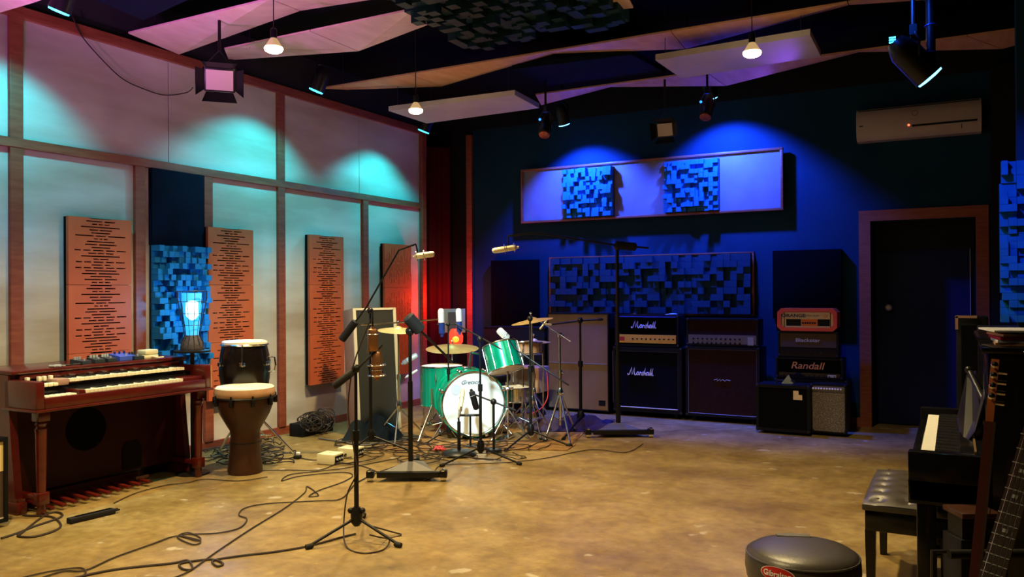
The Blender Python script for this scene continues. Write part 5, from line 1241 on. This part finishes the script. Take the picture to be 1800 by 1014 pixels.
# bench
b0 = gz(1512, 868, .5); b1 = gz(1543, 810, .5)
bx, by0, by1 = (b0.x+b1.x)/2, b0.y, b1.y
rt = thing('piano_bench', 'tufted charcoal leather piano bench with black legs', 'bench', (bx+.19, (by0+by1)/2, 0), PI/2)
hl = (by1-by0)/2; hd = .19
nx_, ny_ = 49, 23; vs = []
for i in range(nx_):
    for j in range(ny_):
        u, v = i/(nx_-1)*2-1, j/(ny_-1)*2-1; x, y = u*hl, v*hd
        z = .485-.028*(abs(u)**6+abs(v)**6)
        for a_ in range(6):
            for b_ in range(3):
                qx, qy = -hl+(a_+.5)*2*hl/6, -hd+(b_+.5)*2*hd/3
                if (a_+b_) % 1 == 0: z -= .024*math.exp(-((x-qx)**2+(y-qy)**2)/.0007)
        vs.append(Vector((x, y, z)))
mb = MB().add(vs, [(i*ny_+j, (i+1)*ny_+j, (i+1)*ny_+j+1, i*ny_+j+1) for i in range(nx_-1) for j in range(ny_-1)])
mb.box((-hl, -hd, .425), (hl, hd, .457), ch=.008); mb.build('cushion', 'leather', rt)
for a_ in range(6):
    for b_ in range(3): MB().ball((-hl+(a_+.5)*2*hl/6, -hd+(b_+.5)*2*hd/3, .472), .008, 8, (1, 1, .5)).build('tuft_button', 'leather', rt)
MB().box((-hl+.015, -hd+.012, .33), (hl-.015, hd-.012, .425), ch=.004).build('apron', 'black_gloss', rt)
for sx in (-1, 1):
    for sy in (-1, 1):
        x, y = sx*(hl-.04), sy*(hd-.035)
        MB().rings([[Vector((x+a_*w_, y+b_*w_, z)) for a_, b_ in ((-1, -1), (1, -1), (1, 1), (-1, 1))] for w_, z in ((.017, 0), (.024, .33))]).build('leg', 'black_gloss', rt, smooth=False)
# tall cabinet and road case beyond the piano
Yc = 6.3
r, hw = frontroot('tall_cabinet', 'tall black cabinet with scuffed pale top edge beyond the piano', 'cabinet', 1681, 1738, Yc, py=600)
h = zat(1708, 556, Yc)
MB().box((-hw, 0, 0), (hw, .28, h), ch=.008).build('cabinet_body', 'vinyl', r)
MB().box((-hw-.004, -.006, h-.012), (hw*.3, .02, h+.004)).box((-hw-.006, -.006, h-.09), (-hw+.012, .02, h)).build('scuffed_edge', 'pink_wood', r, smooth=False)
MB().box((-hw+.03, -.006, .05), (hw-.03, 0, h-.06)).build('grille', 'grille_dk', r, smooth=False)
r, hw = frontroot('road_case', 'dark navy road case standing behind the piano', 'case', 1722, 1800, 5.55, py=600)
h = zat(1760, 577, 5.55)
MB().box((-hw, 0, .0), (hw, .45, h-.05), ch=.01).build('case_body', 'navy_cloth', r)
MB().box((-hw-.005, -.005, h-.05), (hw+.005, .455, h), ch=.01).build('case_lid', 'vinyl', r)
MB().box((-.03, -.01, h-.09), (.03, 0, h-.03)).build('latch', 'silver', r, smooth=False)
# papers on the piano
o = MB().box((.12, 3.72, 1.30), (.36, 4.0, 1.305), Matrix.Rotation(R_(10), 3, 'Z')).build('paper_sheet', 'paper', smooth=False)
o2 = thing('paper_stack', 'pale papers on a wooden box at the right, on top of the piano', 'papers', (.24, 3.86, 1.225))
bpy.data.objects.remove(o)
MB().box((-.13, -.14, .055), (.13, .14, .062), Matrix.Rotation(R_(10), 3, 'Z')).build('top_sheet', 'paper', o2, smooth=False)
for k_ in range(4): MB().box((-.10, -.12, .012*k_), (.11, .12, .012*k_+.010), Matrix.Rotation(R_(4*k_), 3, 'Z')).build('booklet', ['wood_top', 'paper', 'red_badge', 'wood_top'][k_], o2, smooth=False)

# guitars on a rack at the lower right
def guitar(label, pts, mt_neck, D, headw, neckw, facing, body_mt, frets=False, name='electric_guitar', pegs=4, head_mt=None):
    # pts: pixel of head top, nut, neck/body joint ; built in a plane facing 'facing'
    T_, N_, J_ = [gd(x, y, D_) for x, y, D_ in pts]
    ax = (T_-J_).normalized(); f = Vector(facing); f = (f-ax*f.dot(ax)).normalized(); sd = ax.cross(f).normalized()
    L = (T_-J_).length; base = J_-ax*.46
    rt = thing(name, label, 'guitar', base)
    def pr(prof, y0, y1, nm, m):
        Tm = Matrix(((sd.x, ax.x, f.x, J_.x), (sd.y, ax.y, f.y, J_.y), (sd.z, ax.z, f.z, J_.z), (0, 0, 0, 1)))
        return MB().prism(prof, y1-y0, Tm@Matrix.Translation((0, 0, y0))).build(nm, m, rt, world=True)
    Ln = (N_-J_).length
    pr([(-neckw, -.08), (neckw, -.08), (neckw*.82, Ln), (-neckw*.82, Ln)], -.022, 0, 'neck', mt_neck)
    pr([(-neckw*1.05, -.1), (neckw*1.05, -.1), (neckw*.85, Ln), (-neckw*.85, Ln)], 0, .006, 'fretboard', 'fretboard')
    pr([(-neckw*.8, Ln), (neckw*.8, Ln), (headw*.9, Ln+.04), (headw*1.1, Ln+.07), (headw*1.15, L-.05), (headw*.95, L-.02), (headw*.5, L-.003), (0, L), (-headw*.5, L-.006), (-headw*.9, L-.03), (-headw, L-.06), (-headw*.9, Ln+.04)], -.020, .0, 'headstock', head_mt or mt_neck)
    bod = []
    for i in range(36):
        t = 2*PI*i/36; rr = .165+.03*math.cos(2*t)-.018*math.cos(4*t)
        bod.append((rr*math.sin(t), -.22+rr*1.25*math.cos(t)*.95-.06))
    pr(bod, -.035, .008, 'body', body_mt)
    Tm = Matrix(((sd.x, ax.x, f.x, J_.x), (sd.y, ax.y, f.y, J_.y), (sd.z, ax.z, f.z, J_.z), (0, 0, 0, 1)))
    for k_ in range(2): MB().box((-.04, -.2-k_*.08, .008), (.04, -.165-k_*.08, .018), ch=.003).build('pickup', 'black_gloss', rt, world=True, T=Tm)
    MB().box((-.045, -.36, .008), (.045, -.33, .02), ch=.003).build('bridge', 'chrome', rt, world=True, T=Tm)
    for k_ in range(pegs):
        z_ = Ln+.06+(L-Ln-.10)*k_/max(1, pegs-1)
        MB().rod((-headw*.2, z_, -.002), (-headw*.2, z_, .022), .0065).rod((-headw, z_, -.01), (-headw-.03, z_, -.01), .004).ball((-headw-.034, z_, -.01), .010, 8).build('tuning_peg', 'chrome', rt, world=True, T=Tm)
    st_ = MB()
    for k_ in range(4): x = neckw*(-.6+.4*k_); st_.rod((x*1.3, -.34, .016), (x*.9, Ln, .010), .0009, n=4)
    st_.build('strings', 'chrome', rt, world=True, T=Tm)
    if frets:
        fr = MB()
        for k_ in range(20):
            y = Ln-(Ln+.08)*(1-2**(-k_/12))/(1-2**(-20/12)); fr.box((-neckw, y-.0012, .006), (neckw, y+.0012, .0075))
        fr.build('frets', 'silver', rt, world=True, T=Tm, kind='stuff')
        for k_ in (3, 5, 7, 9, 12):
            y = Ln-(Ln+.08)*(1-2**(-(k_-.5)/12))/(1-2**(-20/12)); MB().box((-.007, y-.005, .006), (.007, y+.005, .0075)).build('fret_marker', 'silver', rt, world=True, T=Tm, smooth=False)
    return rt
guitar('electric bass with maple headstock seen from the side, on the rack at right', [(1757, 632, 2.35), (1742, 745, 2.30), (1716, 1060, 2.15)], 'mahog_neck', 0, .036, .026, cR*.86-cF*.5, 'mahog_neck', name='bass_guitar', head_mt='maple')
guitar('red electric guitar with fretted dark neck at the lower right corner', [(1885, 520, 2.35), (1828, 650, 2.25), (1744, 1012, 2.0)], 'mahog_neck', 0, .032, .026, -cF*.75-cR*.6, 'red_body', frets=True)
p = gz(1760, 1150); p = gd(1765, 1200, 2.15); 
rt = thing('guitar_rack', 'black metal guitar rack holding the two guitars at the right', 'guitar stand', (p.x, p.y, 0), TH)
zr = gd(1740, 965, 2.35).z
MB().tube([(-.10, .18, .02), (-.09, .18, zr), (.35, .18, zr), (.37, .18, .02)], .010, 8).build('rear_frame', 'metal_black', rt)
MB().tube([(-.10, .18, .02), (-.10, -.22, .02), (.37, -.22, .02), (.37, .18, .02)], .011, 8).build('floor_frame', 'metal_black', rt)
MB().rod((-.09, -.1, .12), (.36, -.1, .12), .014).build('padded_bar', 'rubber', rt)
MB().rod((-.06, .155, zr), (.33, .155, zr), .013).build('padded_bar', 'rubber', rt)
# wooden things under the piano (shelf seen through the gap)
p = gd(1725, 903, 3.0)
rt = thing('wooden_crate', 'small worn wooden crate behind the guitar necks below the piano', 'crate', (p.x, p.y, 0), TH)
MB().box((-.07, 0, p.z-.02), (.08, .14, p.z), ch=.003).build('top_board', 'brown_drum', rt)
MB().box((-.07, .01, 0), (.08, .14, p.z-.10), ch=.003).build('lower_box', 'vinyl', rt)
MB().box((-.06, .02, p.z-.10), (.07, .12, p.z-.02)).build('upper_box', 'vinyl', rt, smooth=False)

# ------------------------------------------------------------------ THRONE
tp = gd(1410, 962, 2.85)
rt = thing('drum_throne', 'round black padded stool with red oval badge in the foreground', 'stool', (tp.x, tp.y, 0), 0)
zt = tp.z
tm = Matrix.Rotation(R_(3), 4, 'X')
MB().lathe([(.17, zt-.115), (.188, zt-.105), (.194, zt-.07), (.192, zt-.035), (.183, zt-.015), (.165, zt-.003), (.12, zt+.004), (.02, zt+.006)], Matrix(), 64).build('cushion', 'leather', rt)
MB().torus((0, 0, zt-.022), (0, 0, 1), .1885, .0035, 64).build('seam_piping', 'leather', rt)
MB().lathe([(.165, zt-.125), (.165, zt-.115)], Matrix(), 40).build('seat_board', 'black', rt)
MB().rod((0, 0, .25), (0, 0, zt-.12), .016).build('post', 'chrome', rt)
for t in (.5, 2.6, 4.7): l = MB().rod((0, 0, .32), (math.cos(t)*.28, math.sin(t)*.28, .014), .012).build('leg', 'chrome', rt); MB().ball((math.cos(t)*.28, math.sin(t)*.28, .016), .018).build('rubber_foot', 'rubber', l)
fd = Vector((gd(1362, 1000, 2.7)-tp).xy.to_3d()).normalized(); an = math.atan2(fd.y, fd.x)
# oval badge wrapped on the side
def wrap(x, z, out=0):
    a_ = an+x/.196; return Vector((math.cos(a_)*(.195+out), math.sin(a_)*(.195+out), zt-.046+z))
mb = MB(); ov = []
n = 32; outer = [(.062*math.cos(2*PI*i/n), .026*math.sin(2*PI*i/n)) for i in range(n)]
def oval(sc, out, nm, mt):
    mb = MB(); N2 = 8; vs = []; fs = []
    rows = [[wrap(x*sc*k_/N2, z*sc*k_/N2, out) for x, z in outer] for k_ in range(1, N2+1)]
    vs = [wrap(0, 0, out)]+[p_ for r_ in rows for p_ in r_]; fs = [(0, 1+i, 1+(i+1) % n) for i in range(n)]
    for k_ in range(N2-1):
        for i in range(n): fs.append((1+k_*n+i, 1+(k_+1)*n+i, 1+(k_+1)*n+(i+1) % n, 1+k_*n+(i+1) % n))
    return mb.add(vs, fs).build(nm, mt, rt)
oval(1.0, .001, 'badge_border', 'logo_white'); oval(.94, .0022, 'badge', 'red_badge')
tx = text('Gibraltar', .0195, 'logo_white', rt, (0, 0, 0), name='badge_lettering', bold=.0004)
for v in tx.data.vertices: p_ = wrap(v.co.x*1.0, v.co.y, .0032+v.co.z); v.co = p_
tx.rotation_euler = (0, 0, 0); tx.location = (0, 0, 0); tx.scale = (1, 1, 1)
cc = gz(1395, 940, zt+.006)-Vector((tp.x, tp.y, 0))
MB().box((cc.x-.06, cc.y-.016, zt+.001), (cc.x+.06, cc.y+.016, zt+.0065), Matrix.Rotation(R_(20), 3, 'Z')).build('tape_patch', 'tape', rt, smooth=False)

# ------------------------------------------------------------------ groups of repeats
GR = {'hanging_bulb': 'reflector bulbs under the ceiling', 'slotted_panel': 'orange slotted panels on the left wall', 'block_diffuser': 'wooden block diffusers', 'ceiling_baffle': 'folded plywood ceiling baffles',
      'ceiling_panel': 'flat ceiling panels', 'par_light': 'black stage lights', 'barn_door_light': 'barn-door panel lights', 'acoustic_board': 'dark cloth wall panels', 'microphone_stand': 'microphone stands',
      'microphone': 'microphones', 'cymbal_stand': 'cymbals of the green drum kit', 'amplifier_head': 'amplifier heads', 'combo_amplifier': 'combo amplifiers', 'speaker_cabinet': 'speaker cabinets',
      'effect_pedal': 'pedals on the organ lid', 'floor_cable': 'long cables on the floor', 'splitter_box': 'cream splitter boxes', 'snare_drum': 'shallow drums of the kit', 'jack_plug': 'jack plugs on the organ lid',
      'drum_hardware': 'chrome hardware of the kit', 'cable_tangle': 'tangles of leads', 'curtain': 'dark red curtains'}
for o in list(scn.objects):
    if o.parent is None and 'category' in o and o.name.split('.')[0] in GR: o['group'] = GR[o.name.split('.')[0]]
